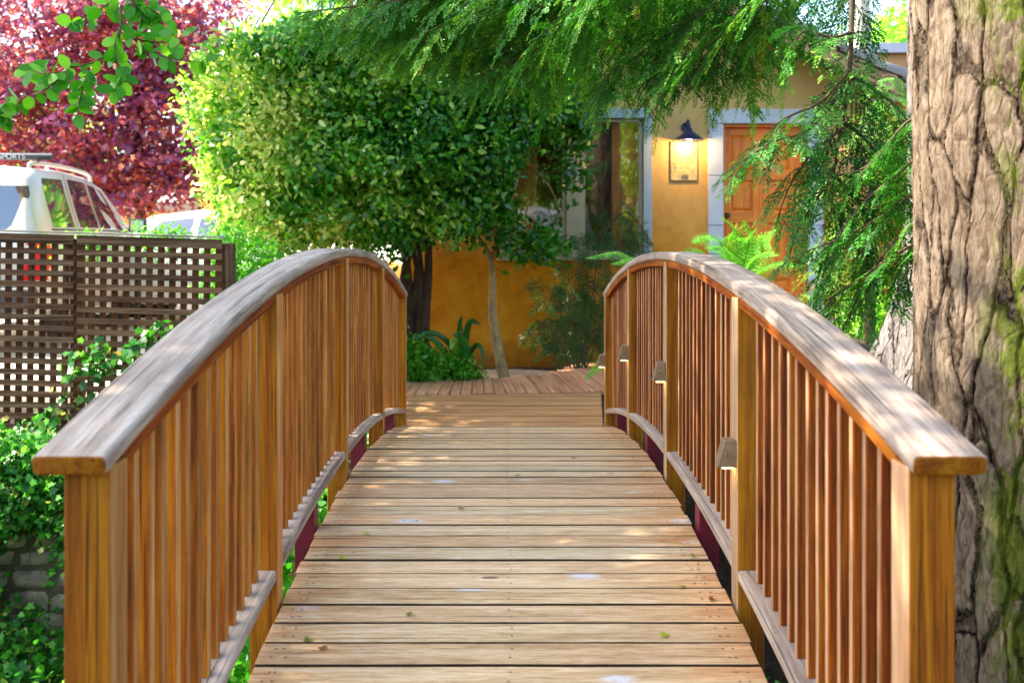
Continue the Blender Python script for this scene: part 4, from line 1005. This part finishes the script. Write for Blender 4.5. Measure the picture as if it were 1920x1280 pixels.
# fern crowns behind the right railing
def fern(base, fronds, label, wd=.16):
    root = empty('fern', base[:]); tag(root, label, 'fern'); B = Vector(base)
    for pts in fronds:
        P = bez(pts, 34); Pp = []; Dd = []; Nn = []; LL = []; mb = MB(); mb.tube([p-B for p in P], [.004*(1-.8*i/33) for i in range(34)], 5)
        rib = mb.build('frond', M['bush'], root)
        for i in range(4, 34):
            t = (P[min(i+1, 33)]-P[i-1]).normalized(); s = t.cross(Vector((0, -.55, .9))).normalized(); u = i/33; l = wd*math.sin(math.pi*(.12+.86*u))**.8
            for sg in (-1, 1):
                pd = (s*sg+t*.35).normalized(); nv = s.cross(t)*-1
                m = max(3, int(l/.011))
                for q in range(m):
                    f = q/m; pp = P[i]-B+pd*l*f+Vector((0, 0, -.25*l*f*f))
                    for s2 in (-1, 1):
                        Pp.append(pp); Dd.append(pd*.5+t*s2); Nn.append(nv+Vector((random.gauss(0, .2),)*3)); LL.append(.018*(1-f)+.006)
        me = leafmesh('leaflets', [p[:] for p in Pp], [d_[:] for d_ in Dd], [n_[:] for n_ in Nn], np.array(LL), np.array(LL)*.5, M['fern'], 'lance', cup=.05)
        link(bpy.data.objects.new('leaflets', me), rib)
Fd = 8.3
fb = at(1380, 620, Fd)
fern(fb, [[fb, at(1370, 540, Fd-.1), at(1320, 478, Fd-.3), at(1268, 488, Fd-.4)], [fb, at(1375, 520, Fd), at(1345, 450, Fd-.1), at(1300, 455, Fd-.3)], [fb, at(1385, 510, Fd), at(1378, 440, Fd), at(1358, 410, Fd-.1)],
          [fb, at(1390, 520, Fd), at(1405, 450, Fd-.1), at(1398, 418, Fd-.2)], [fb, at(1395, 530, Fd), at(1430, 460, Fd-.1), at(1455, 430, Fd-.2)], [fb, at(1395, 540, Fd), at(1440, 500, Fd-.2), at(1500, 500, Fd-.4)], [fb, at(1380, 530, Fd-.2), at(1360, 470, Fd-.5), at(1330, 470, Fd-.7)], [fb, at(1390, 530, Fd-.2), at(1420, 480, Fd-.4), at(1450, 480, Fd-.6)], [fb, at(1375, 540, Fd), at(1340, 500, Fd-.2), at(1290, 505, Fd-.4)]],
     'bright green fern behind the right railing in front of the door', .21)
fb2 = at(1230, 640, 8.2)
fern(fb2, [[fb2, at(1215, 540, 8.1), at(1170, 480, 8), at(1103, 484, 7.9)], [fb2, at(1225, 540, 8.1), at(1200, 490, 7.9), at(1150, 495, 7.8)], [fb2, at(1180, 640, 8.1), at(1140, 670, 8), at(1100, 708, 7.95)]], 'fern with fronds poking out left of the right railing crest', .10)

# ivy and grasses on the bank
wall = MB()
z = -2.1; row = 0
while z < -.12:
    h = random.uniform(.11, .17); x = -6.5
    while x < -1.1:
        l = random.uniform(.16, .36); V = []; Fc = []; dpt = random.uniform(.015, .06)
        n = 5; 
        for j in range(n+1):
            for i in range(n+1):
                u, v = i/n, j/n; e = min(u, 1-u, v, 1-v); b_ = dpt*min(1, e*4.5)**.6
                q = Vector((x+u*(l-.02), 7.04-b_, z+v*(h-.018))); q.y += .025*mnoise.noise(q*9); q.x += .012*mnoise.noise(q*7+Vector((5, 0, 0))); q.z += .012*mnoise.noise(q*7+Vector((0, 9, 0)))
                V.append(q)
        wall.add(V, [(j*(n+1)+i, j*(n+1)+i+1, (j+1)*(n+1)+i+1, (j+1)*(n+1)+i) for j in range(n) for i in range(n)], smooth=True); x += l
    z += h; row += 1
wall.box(-6.5, -1.1, 7.03, 7.2, -2.1, -.05, mi=1)
sw = wall.build('stone_wall', [M['rock'], M['mortar']]); tag(sw, 'rough stone retaining wall of the creek bank, half covered in ivy, below the lattice fence', 'wall')
def ivy(name, P, Nn, L, mat, per=7, spread=.07, shape='ivy', up=.4, W=.9, parent=None):
    pos, base, fac, l, ww = sprig_leaves(P, Nn, per, spread, L, L*W, up, .5, .9)
    return link(bpy.data.objects.new(name, leafmesh(name, pos, base, fac, l, ww, mat, shape)), parent)
n = 5600; X = rng.uniform(-5.5, -.95, n); 
Z = np.where(rng.random(n) < .5, rng.uniform(-2.0, 0, n), rng.uniform(-.5, .05, n))
nm = np.array([mnoise.noise(Vector((x*1.4, z*1.6, 3))) for x, z in zip(X, Z)]); k = (nm > -.35+.22*(Z < -.5)*(Z > -1.4)) | (Z < -1.55) & (nm > -.3)
P = np.stack([X, 6.9-rng.random(n)*.12, Z], 1)[k]
ivy('ivy_cover', P, np.tile([0, -1, .3], (len(P), 1)), .045, M['ivy'], 8)
tag(bpy.data.objects['ivy_cover'], 'dark green ivy covering the stone creek bank', 'ivy', kind='stuff')
n = 1500; X = rng.uniform(-5.5, -.95, n); Yy = rng.uniform(6.95, 7.6, n); P = np.stack([X, Yy, rng.uniform(-.14, -.04, n)+.02*(np.sin(X*3)+1)], 1)
o = ivy('ground_cover', P, np.tile([0, -.4, 1.0], (n, 1)), .05, M['ivy'], 8, .06, 'lance', 1, .45); tag(o, 'leafy ground cover along the top of the creek bank', 'ground cover', kind='stuff')
n = 2600; X = rng.uniform(-4, 4, n); Yy = rng.uniform(2.5, 7.0, n); P = np.stack([X, Yy, rng.uniform(-1.95, -1.6, n)+.25*rng.random(n)], 1); P = P[(np.abs(P[:, 0]) > .9)]
o = ivy('creek_plants', P, np.tile([0, 0, 1.0], (len(P), 1)), .07, M['ivy'], 7, .1, 'oval', 1, .6); tag(o, 'low green plants growing in the creek bed under the bridge', 'ground cover', kind='stuff')
# weeds just outside the left railing
for (nm_, e_, lab) in (('creekside_bush', [(-1.35, 5.4, -.5, .35, .8, .5), (-1.4, 6.4, -.3, .3, .5, .4)], 'leafy green bush seen under the left bottom rail'), ('bank_bush', [(-1.6, 3.6, -1.0, .5, .7, .4)], 'dark green bush growing from the creek below the left railing')):
    b = foliage(nm_, e_, 420, 9, .07, .06, .034, M['bush'], 'oval', depth=.25, inner=.3); tag(b, lab, 'bush')
# arching grass blades
tw = MB(); n = 900; P = []; D_ = []; L_ = []
for k in range(n):
    x = random.uniform(-4.6, -2.6); P.append((x, random.uniform(6.85, 7.15), random.uniform(-.5, -.08))); D_.append((random.gauss(0, .5), random.gauss(-.8, .3), random.gauss(.3, .5))); L_.append(random.uniform(.1, .28))
me = leafmesh('grass_tufts', P, D_, np.tile([0, -.5, 1.], (n, 1)), np.array(L_), .006, M['feather'], 'lance', droop=.9, cup=0)
tag(link(bpy.data.objects.new('grass_tufts', me)), 'long grass hanging over the creek bank', 'grass', kind='stuff')
# vine on the lattice
vine = empty('climbing_vine', at(150, 800, 7.4)); vb = at(150, 800, 7.4); tag(vine, 'green vine climbing the middle post of the lattice fence', 'vine')
mb = MB(); Pv = []
for pts in ([(150, 810), (120, 740), (140, 690), (125, 650)], [(150, 810), (160, 740), (170, 700), (200, 680), (230, 670)], [(60, 850), (80, 800), (90, 780), (95, 790)], [(170, 720), (190, 690), (175, 660), (205, 650)], [(270, 645), (300, 630), (315, 622), (322, 628)], [(200, 700), (240, 660), (290, 640)]):
    pth = bez([at(a, b_, 7.38) for a, b_ in pts], 16); mb.tube([p-vb for p in pth], .004, 5); Pv += [(p-vb)[:] for p in pth[3:]]
vs = mb.build('stem', M['twig'], vine); Pv = np.array(Pv)
P2 = np.repeat(Pv, 2, 0)+rng.normal(size=(len(Pv)*2, 3))*np.array([.045, .02, .045])
me = leafmesh('leaves', P2, rng.normal(size=P2.shape)+np.array([0, -.3, -.5]), np.tile([0, -1, .5], (len(P2), 1))+rng.normal(size=P2.shape)*.3, rng.uniform(.05, .085, len(P2)), rng.uniform(.045, .075, len(P2)), M['ivy'], 'ivy')
link(bpy.data.objects.new('leaves', me), vine)

# ================================================================== right side greenery
b = foliage('sunlit_shrub', [at(1640, 620, 9.2)[:]+(.24, .3, .34), at(1690, 660, 9.3)[:]+(.25, .3, .28), at(1600, 590, 9.4)[:]+(.15, .2, .15)], 420, 9, .05, .055, .036, M['far'], 'oval', depth=.3, inner=.3)
tag(b, 'pale sunlit shrub behind the right railing, left of the mossy trunk', 'shrub')
yc = empty('young_conifer', (3.1, 8.6, .5)); tag(yc, 'fresh green young conifer in front of the right end of the cottage', 'tree'); yo = Vector((3.1, 8.6, .5))
mb = MB(); mb.tube([(0, 0, 0), (.02, 0, 1.0), (-.02, 0, 2.4)], [.05, .04, .01], 9); mb.build('trunk', M['twig'], yc)
for k in range(17):
    z = .35+2.0*k/17; a = random.uniform(-2.9, .2)+(.0 if k % 2 else 0); l = .75*(1-.55*k/17)*random.uniform(.8, 1.15)
    e = Vector((math.cos(a), math.sin(a), 0)); conifer_branch([Vector((0, 0, z)), e*l*.4+Vector((0, 0, z+.08)), e*l*.8+Vector((0, 0, z+.02)), e*l*1.1+Vector((0, 0, z-.14))], .008, yc, subl=.26, step=.055, twl=.12, tstep=.035, mat='bushneedle' if 'bushneedle' in M else 'needle', tint=.62, sp=.010, L=.026, W=.008, n=22)

# ================================================================== big trees
def trunkmesh(name, cx, cy, r, z0, z1, nz, na, mat, parent, lean=(0, 0), flare=.25, fh=.8, zf=-1.6, seed=0):
    V = []
    for j in range(nz+1):
        z = z0+(z1-z0)*j/nz
        for i in range(na):
            a = 2*math.pi*i/na; f = flare*math.exp(-max(0, z-zf)/fh)*(1+.5*math.sin(3*a+seed)+.3*math.sin(5*a+1+seed))
            rr = r*(1-.012*(z-z0))+f+.03*mnoise.noise(Vector((math.cos(a)*1.2, math.sin(a)*1.2, z*.5+seed)))
            V.append((cx+lean[0]*(z-z0)+rr*math.cos(a), cy+lean[1]*(z-z0)+rr*math.sin(a), z))
    Fi = [(j*na+i, j*na+(i+1) % na, (j+1)*na+(i+1) % na, (j+1)*na+i) for j in range(nz) for i in range(na)]
    me = npmesh(name, V, [4]*len(Fi), np.array(Fi).ravel(), mat, smooth=True)
    return link(bpy.data.objects.new(name, me), parent)
big = empty('mossy_conifer', (1.865, 3.45, -1.9)); BO = Vector((1.865, 3.45, -1.9))
tag(big, 'huge furrowed grey conifer with green moss on its trunk beside the right railing', 'tree')
o = trunkmesh('trunk', 0, 0, .42, 0, 8.5, 620, 330, M['bark'], big, lean=(-.012, 0), zf=.2)
# branches hanging in from above: points given along their sight lines at real distances
def br(pts, r=.012, **kw):
    conifer_branch([at(*p)-BO for p in pts], r, big, **kw)
top_ = [  # (px, py, distance)
 [(1500, -260, 4.4), (1150, -90, 4.9), (820, -10, 5.2), (560, 25, 5.3)],
 [(1450, -220, 4.6), (1180, -60, 5.0), (950, 40, 5.3), (740, 90, 5.4)],
 [(1500, -180, 4.3), (1300, -40, 4.8), (1080, 60, 5.1), (900, 140, 5.2)],
 [(1520, -200, 4.9), (1250, -60, 5.2), (1000, 0, 5.4), (700, 60, 5.6)],
 [(1550, -150, 4.4), (1380, -20, 4.7), (1230, 80, 4.9), (1130, 150, 5.0)],
 [(1540, -120, 4.2), (1420, 0, 4.5), (1320, 90, 4.7), (1240, 110, 4.8)],
 [(1450, -120, 5.0), (1200, 0, 5.3), (1020, 70, 5.5), (860, 110, 5.6)],
 [(1300, -120, 5.2), (1000, -40, 5.5), (800, 10, 5.7), (620, 60, 5.9)],
 [(1400, -100, 5.5), (1250, 20, 5.6), (1180, 100, 5.7), (1130, 150, 5.7)],
 [(1560, -60, 4.8), (1450, 60, 5.0), (1380, 130, 5.0), (1300, 110, 5.1)],
 [(1350, -160, 4.5), (1100, -60, 4.8), (930, 0, 5.0), (780, 70, 5.1)],
]
for pts in top_: br(pts, .013, subl=.34, step=.034, twl=.14, tstep=.036, tint=.5, start=.15, droop=.4)
low_ = [(600, 20), (700, 60), (560, 20), (650, 40), (760, 95), (860, 120), (960, 130), (1060, 140), (1130, 180), (1200, 130), (1290, 110), (1360, 140)]
for k in range(9):
    a = random.choice(low_); dd = random.uniform(4.5, 6.0); tx = a[0]+random.uniform(-50, 50); ty = a[1]-random.uniform(40, 130)
    sx_ = tx+random.uniform(150, 520)
    br([(sx_+60, -260, dd-.3), ((sx_+tx)/2+40, -90, dd-.1), (tx+70, (ty-60)/2-10, dd), (tx, ty, dd+.1)], .010, subl=.32, step=.036, twl=.14, tstep=.036, tint=random.choice((.4, .55, .8)), start=.3, droop=.45)
# the stem dropping from the top right, with its sprays
br([(1602, -200, 4.35), (1597, 40, 4.35), (1590, 170, 4.35), (1568, 290, 4.35), (1558, 400, 4.35)], .013, subl=.22, step=.055, tint=.28, start=.3, plane=Vector((1, -.2, 0)))
for pts in ([(1594, 130, 4.35), (1540, 190, 4.3), (1460, 230, 4.25), (1400, 300, 4.2)], [(1592, 150, 4.35), (1520, 240, 4.3), (1440, 270, 4.2), (1370, 320, 4.15)], [(1580, 240, 4.35), (1520, 290, 4.3), (1480, 350, 4.25), (1455, 420, 4.2)],
            [(1592, 140, 4.35), (1640, 170, 4.4), (1690, 210, 4.45), (1720, 270, 4.5)], [(1585, 230, 4.35), (1630, 270, 4.4), (1670, 330, 4.45), (1690, 400, 4.5)], [(1570, 300, 4.35), (1540, 360, 4.3), (1500, 420, 4.3), (1480, 480, 4.3)],
            [(1560, 390, 4.35), (1580, 440, 4.4), (1560, 500, 4.45), (1530, 560, 4.5)], [(1600, 60, 4.35), (1560, 70, 4.3), (1510, 60, 4.3), (1480, 90, 4.3)],
            [(1565, 330, 4.35), (1610, 380, 4.4), (1640, 450, 4.45), (1650, 520, 4.5)]):
    br(pts, .007, subl=.2, step=.048, tint=.5)
for pts in ([(1770, 250, 3.8), (1690, 320, 4.0), (1610, 390, 4.1), (1540, 480, 4.15)], [(1770, 300, 3.8), (1690, 380, 4.0), (1590, 440, 4.1), (1490, 480, 4.2)], [(1770, 370, 3.8), (1700, 430, 3.95), (1640, 500, 4.0), (1600, 590, 4.0)],
            [(1770, 430, 3.8), (1690, 470, 3.9), (1600, 530, 4.0), (1540, 570, 4.1)], [(1770, 200, 3.9), (1700, 230, 4.0), (1640, 300, 4.1), (1590, 330, 4.2)], [(1770, 400, 3.9), (1715, 450, 4.0), (1700, 500, 4.0), (1705, 560, 4.0)]):
    br(pts, .006, subl=.2, step=.055, tint=.42, start=.12)
# second trunk behind
t2 = empty('grey_tree', (2.83, 6.3, -.3)); tag(t2, 'grey tree with flared root foot behind the mossy trunk', 'tree')
trunkmesh('trunk', 0, 0, .30, 0, 6.5, 260, 150, M['bark2'], t2, flare=.42, fh=.45, zf=.55, seed=1)
foliage('crown', [(0, .3, 6.2, 1.8, 1.6, 1.2), (.9, 0, 7.2, 1.5, 1.4, 1.2)], 1400, 8, .12, .09, .045, M['far'], 'oval', t2, depth=.5, inner=.2)
# little printed notice at the foot of the trunk
sg_ = empty('notice_sign', at(1722, 752, 5.4)); mb = MB(); mb.box(-.06, .08, 0, .006, -.02, .055); mb.build('board', M['sign'], sg_)
mb = MB()
for k in range(2):
    x = -.05
    while x < .07: l = random.uniform(.008, .02); mb.box(x, x+l, -.0015, -.0005, .03-.028*k, .037-.028*k); x += l+.004
mb.build('print', M['ink'], sg_); mb = MB(); mb.box(0, .014, .007, .02, -.5, .04); mb.build('stake', M['twig'], sg_)
tag(sg_, 'small white printed notice at the foot of the mossy trunk', 'sign')

# shade tree, left: its crown is above the picture, one bough hangs into it
stt = empty('shade_tree', (-5.2, 5.6, -.1)); SO = Vector((-5.2, 5.6, -.1)); tag(stt, 'fresh green broadleaf tree whose leafy bough hangs in at the top left', 'tree')
mb = MB(); mb.tube(bez([(0, 0, 0), (.1, .1, 2), (.3, .4, 4.2), (.8, .8, 6.5)], 24), [.22-.006*i for i in range(24)], 14)
for e in ((3, -1.5, 5.6), (2.6, 1.6, 6.2), (.2, -2.4, 6.2), (-1.5, 1.2, 6.6), (3.6, .2, 6.6)):
    mb.tube(bez([(.2, .3, 3.6), (e[0]*.5, e[1]*.5, 4.9), e], 14), [.09-.006*i for i in range(14)], 8)
mb.build('trunk', M['smooth_bark'], stt)
foliage('crown', [(.4, -2.2, 6.4, 1.9, 1.9, 1.0), (.6, .2, 6.6, 1.8, 1.9, 1.0), (.7, 2.3, 6.6, 1.6, 1.6, .9), (.7, 3.3, 6.3, 1.4, .85, .6)], 3900, 9, .14, .10, .07, M['beech'], 'oval', stt, depth=.55, wob=.3, inner=0)
mb = MB(); Ps = []; Ds = []
def tw_(pts, r, k0=3, dens=1):
    P = bez(pts, 22); mb.tube([p-SO for p in P], [r*(1-.75*i/21) for i in range(22)], 6)
    for i in range(k0, 22):
        for q in range(dens):
            t = (P[min(i+1, 21)]-P[i-1]).normalized(); s = 1 if (i+q) % 2 else -1
            Ps.append((P[i]-SO)[:]); Ds.append((t*.5+Vector((random.gauss(0, .5), random.gauss(0, .4), random.gauss(0, .4)))+t.cross(Vector((0, 1, 0)))*s*.9+Vector((0, 0, -.25)))[:])
q = lambda *a: [at(x, y, 3.9+.1*math.sin(x*.05)) for x, y in a]
tw_([Vector((-4.0, 5.6, 5.4)), Vector((-2.2, 4.4, 4.0)), at(232, -60, 3.9), at(226, 40, 3.9)], .014, 15)
tw_(q((228, 10), (222, 70), (190, 110), (130, 130), (90, 150)), .006)
tw_(q((130, 130), (90, 165), (40, 190), (5, 195)), .004)
tw_(q((226, 40), (250, 70), (300, 80), (340, 70)), .005)
tw_(q((240, 60), (270, 90), (320, 110), (385, 118)), .005)
tw_(q((222, 60), (215, 100), (230, 150), (212, 170)), .004)
tw_(q((170, 118), (160, 150), (150, 185), (145, 215)), .004)
tw_(q((230, -20), (200, 10), (165, 30), (130, 45)), .004)
tw_(q((230, -20), (270, 10), (300, 30), (310, 60)), .004)
tw_(q((120, 130), (95, 140), (70, 135), (50, 130)), .003)
tw_(q((232, -30), (250, 0), (262, 20), (270, 45)), .004)
tw_(q((30, 190), (15, 200), (8, 215), (10, 225)), .003)
bo = mb.build('branch', M['twig'], stt); Ps = np.array(Ps); Ds = np.array(Ds); n = len(Ps)
me = leafmesh('leaves', Ps, Ds, np.tile([0, -.8, .5], (n, 1))+rng.normal(size=(n, 3))*.5, rng.uniform(.045, .075, n), rng.uniform(.034, .052, n), M['beech'], 'oval', cup=.1)
link(bpy.data.objects.new('leaves', me), bo)

# purple leaved tree
mp = empty('purple_tree', (-5.6, 15.5, .3)); tag(mp, 'spreading purple leaved tree behind the parked cars', 'tree')
mb = MB(); mb.tube(bez([(0, 0, 0), (.1, 0, 1.2), (0, 0, 2.6), (.2, 0, 5)], 20), [.16-.006*i for i in range(20)], 12)
for k in range(12):
    a = k*.9; e = Vector((math.cos(a)*random.uniform(1.4, 2.6), math.sin(a)*1.5, random.uniform(2.4, 5.4))); mb.tube(bez([(0, 0, 1.3+k*.15), e*.5+Vector((0, 0, .6)), e], 10), [.05-.004*i for i in range(10)], 6)
mb.build('trunk', M['dark_bark'], mp)
foliage('crown', [(.6, 0, 2.7, 1.5, 1.4, 1.1), (-.8, 0, 3.2, 1.7, 1.4, 1.3), (.7, .2, 3.9, 1.3, 1.3, .8), (-1.8, 0, 4.2, 1.6, 1.4, 1.4), (1.2, -.3, 2.1, .7, .8, .7), (.0, -.2, 4.7, 1.5, 1.3, .9), (-.6, -.4, 1.9, 1.2, .9, .5), (-2.4, 0, 2.4, 1.3, 1.2, .9)], 4800, 9, .10, .08, .065, M['maple'], 'star', mp, depth=.38, wob=.5, inner=.35, up=1.2, zsq=.55)
# bright green trees beyond
bgt = [(-3.4, 21, 6.2, 2.6, 'tall light green tree behind the clipped shrub'), (-12.5, 26, 4.0, 2.6, 'yellow green tree at the far left behind the purple one'), (-.2, 23, 7.0, 2.8, 'light green tree rising behind the cottage roof'), (5.5, 26, 6.4, 2.6, 'sunlit tree behind the pale pole'), (9.5, 22, 6.5, 2.6, 'green tree behind the mossy trunk')]
for (x, y, h, r, lab) in bgt:
    t_ = empty('background_tree', (x, y, .4)); tag(t_, lab, 'tree', 'bright green trees beyond the cottage')
    mb = MB(); mb.tube(bez([(0, 0, -.2), (.1, 0, h*.4), (0, 0, h*.9)], 12), [.2-.014*i for i in range(12)], 10); mb.build('trunk', M['smooth_bark'], t_)
    es = [(random.uniform(-.5, .5)*r, random.uniform(-.4, .4)*r, h*random.uniform(.35, .95), r*random.uniform(.45, .7), r*random.uniform(.45, .65), r*random.uniform(.35, .55)) for _ in range(8)]
    foliage('crown', es, 1500, 8, .16, .13, .09, M['far'], 'oval', t_, depth=.35, inner=.4)
# trees behind the viewer: they are what the cottage window mirrors
for (x, y, h, r, lab) in ((-3.5, -9, 7, 3.2, 'green tree on the near side of the creek, left'), (4.0, -10, 8, 3.4, 'green tree on the near side of the creek, right'), (.3, -13, 6, 3.0, 'green tree on the near side of the creek, middle')):
    t_ = empty('near_bank_tree', (x, y, 0)); tag(t_, lab, 'tree', 'trees on the near side of the creek')
    mb = MB(); mb.tube([(0, 0, 0), (.1, 0, h*.5), (0, 0, h*.9)], [.25, .2, .08], 10); mb.build('trunk', M['smooth_bark'], t_)
    es = [(random.uniform(-.5, .5)*r, random.uniform(-.4, .4)*r, h*random.uniform(.25, .95), r*random.uniform(.45, .7), r*random.uniform(.45, .65), r*random.uniform(.35, .55)) for _ in range(7)]
    foliage('crown', es, 1000, 7, .2, .17, .12, M['far'], 'oval', t_, depth=.35, inner=.4)

tl_ = empty('window_reflector', (.9, -6.6, 0)); tag(tl_, 'unseen white slatted trellis on the near side of the creek', 'reflector')  # out of view, added to put a bright reflection in the left pane
mb = MB(); x = -1.6
while x < 1.6: mb.box(x, x+.06, -.02, .0, .1, 2.3); x += .10
for z in (.3, 1.2, 2.1): mb.box(-1.7, 1.7, .001, .03, z, z+.08)
mb.build('slats', M['carwhite2'], tl_)
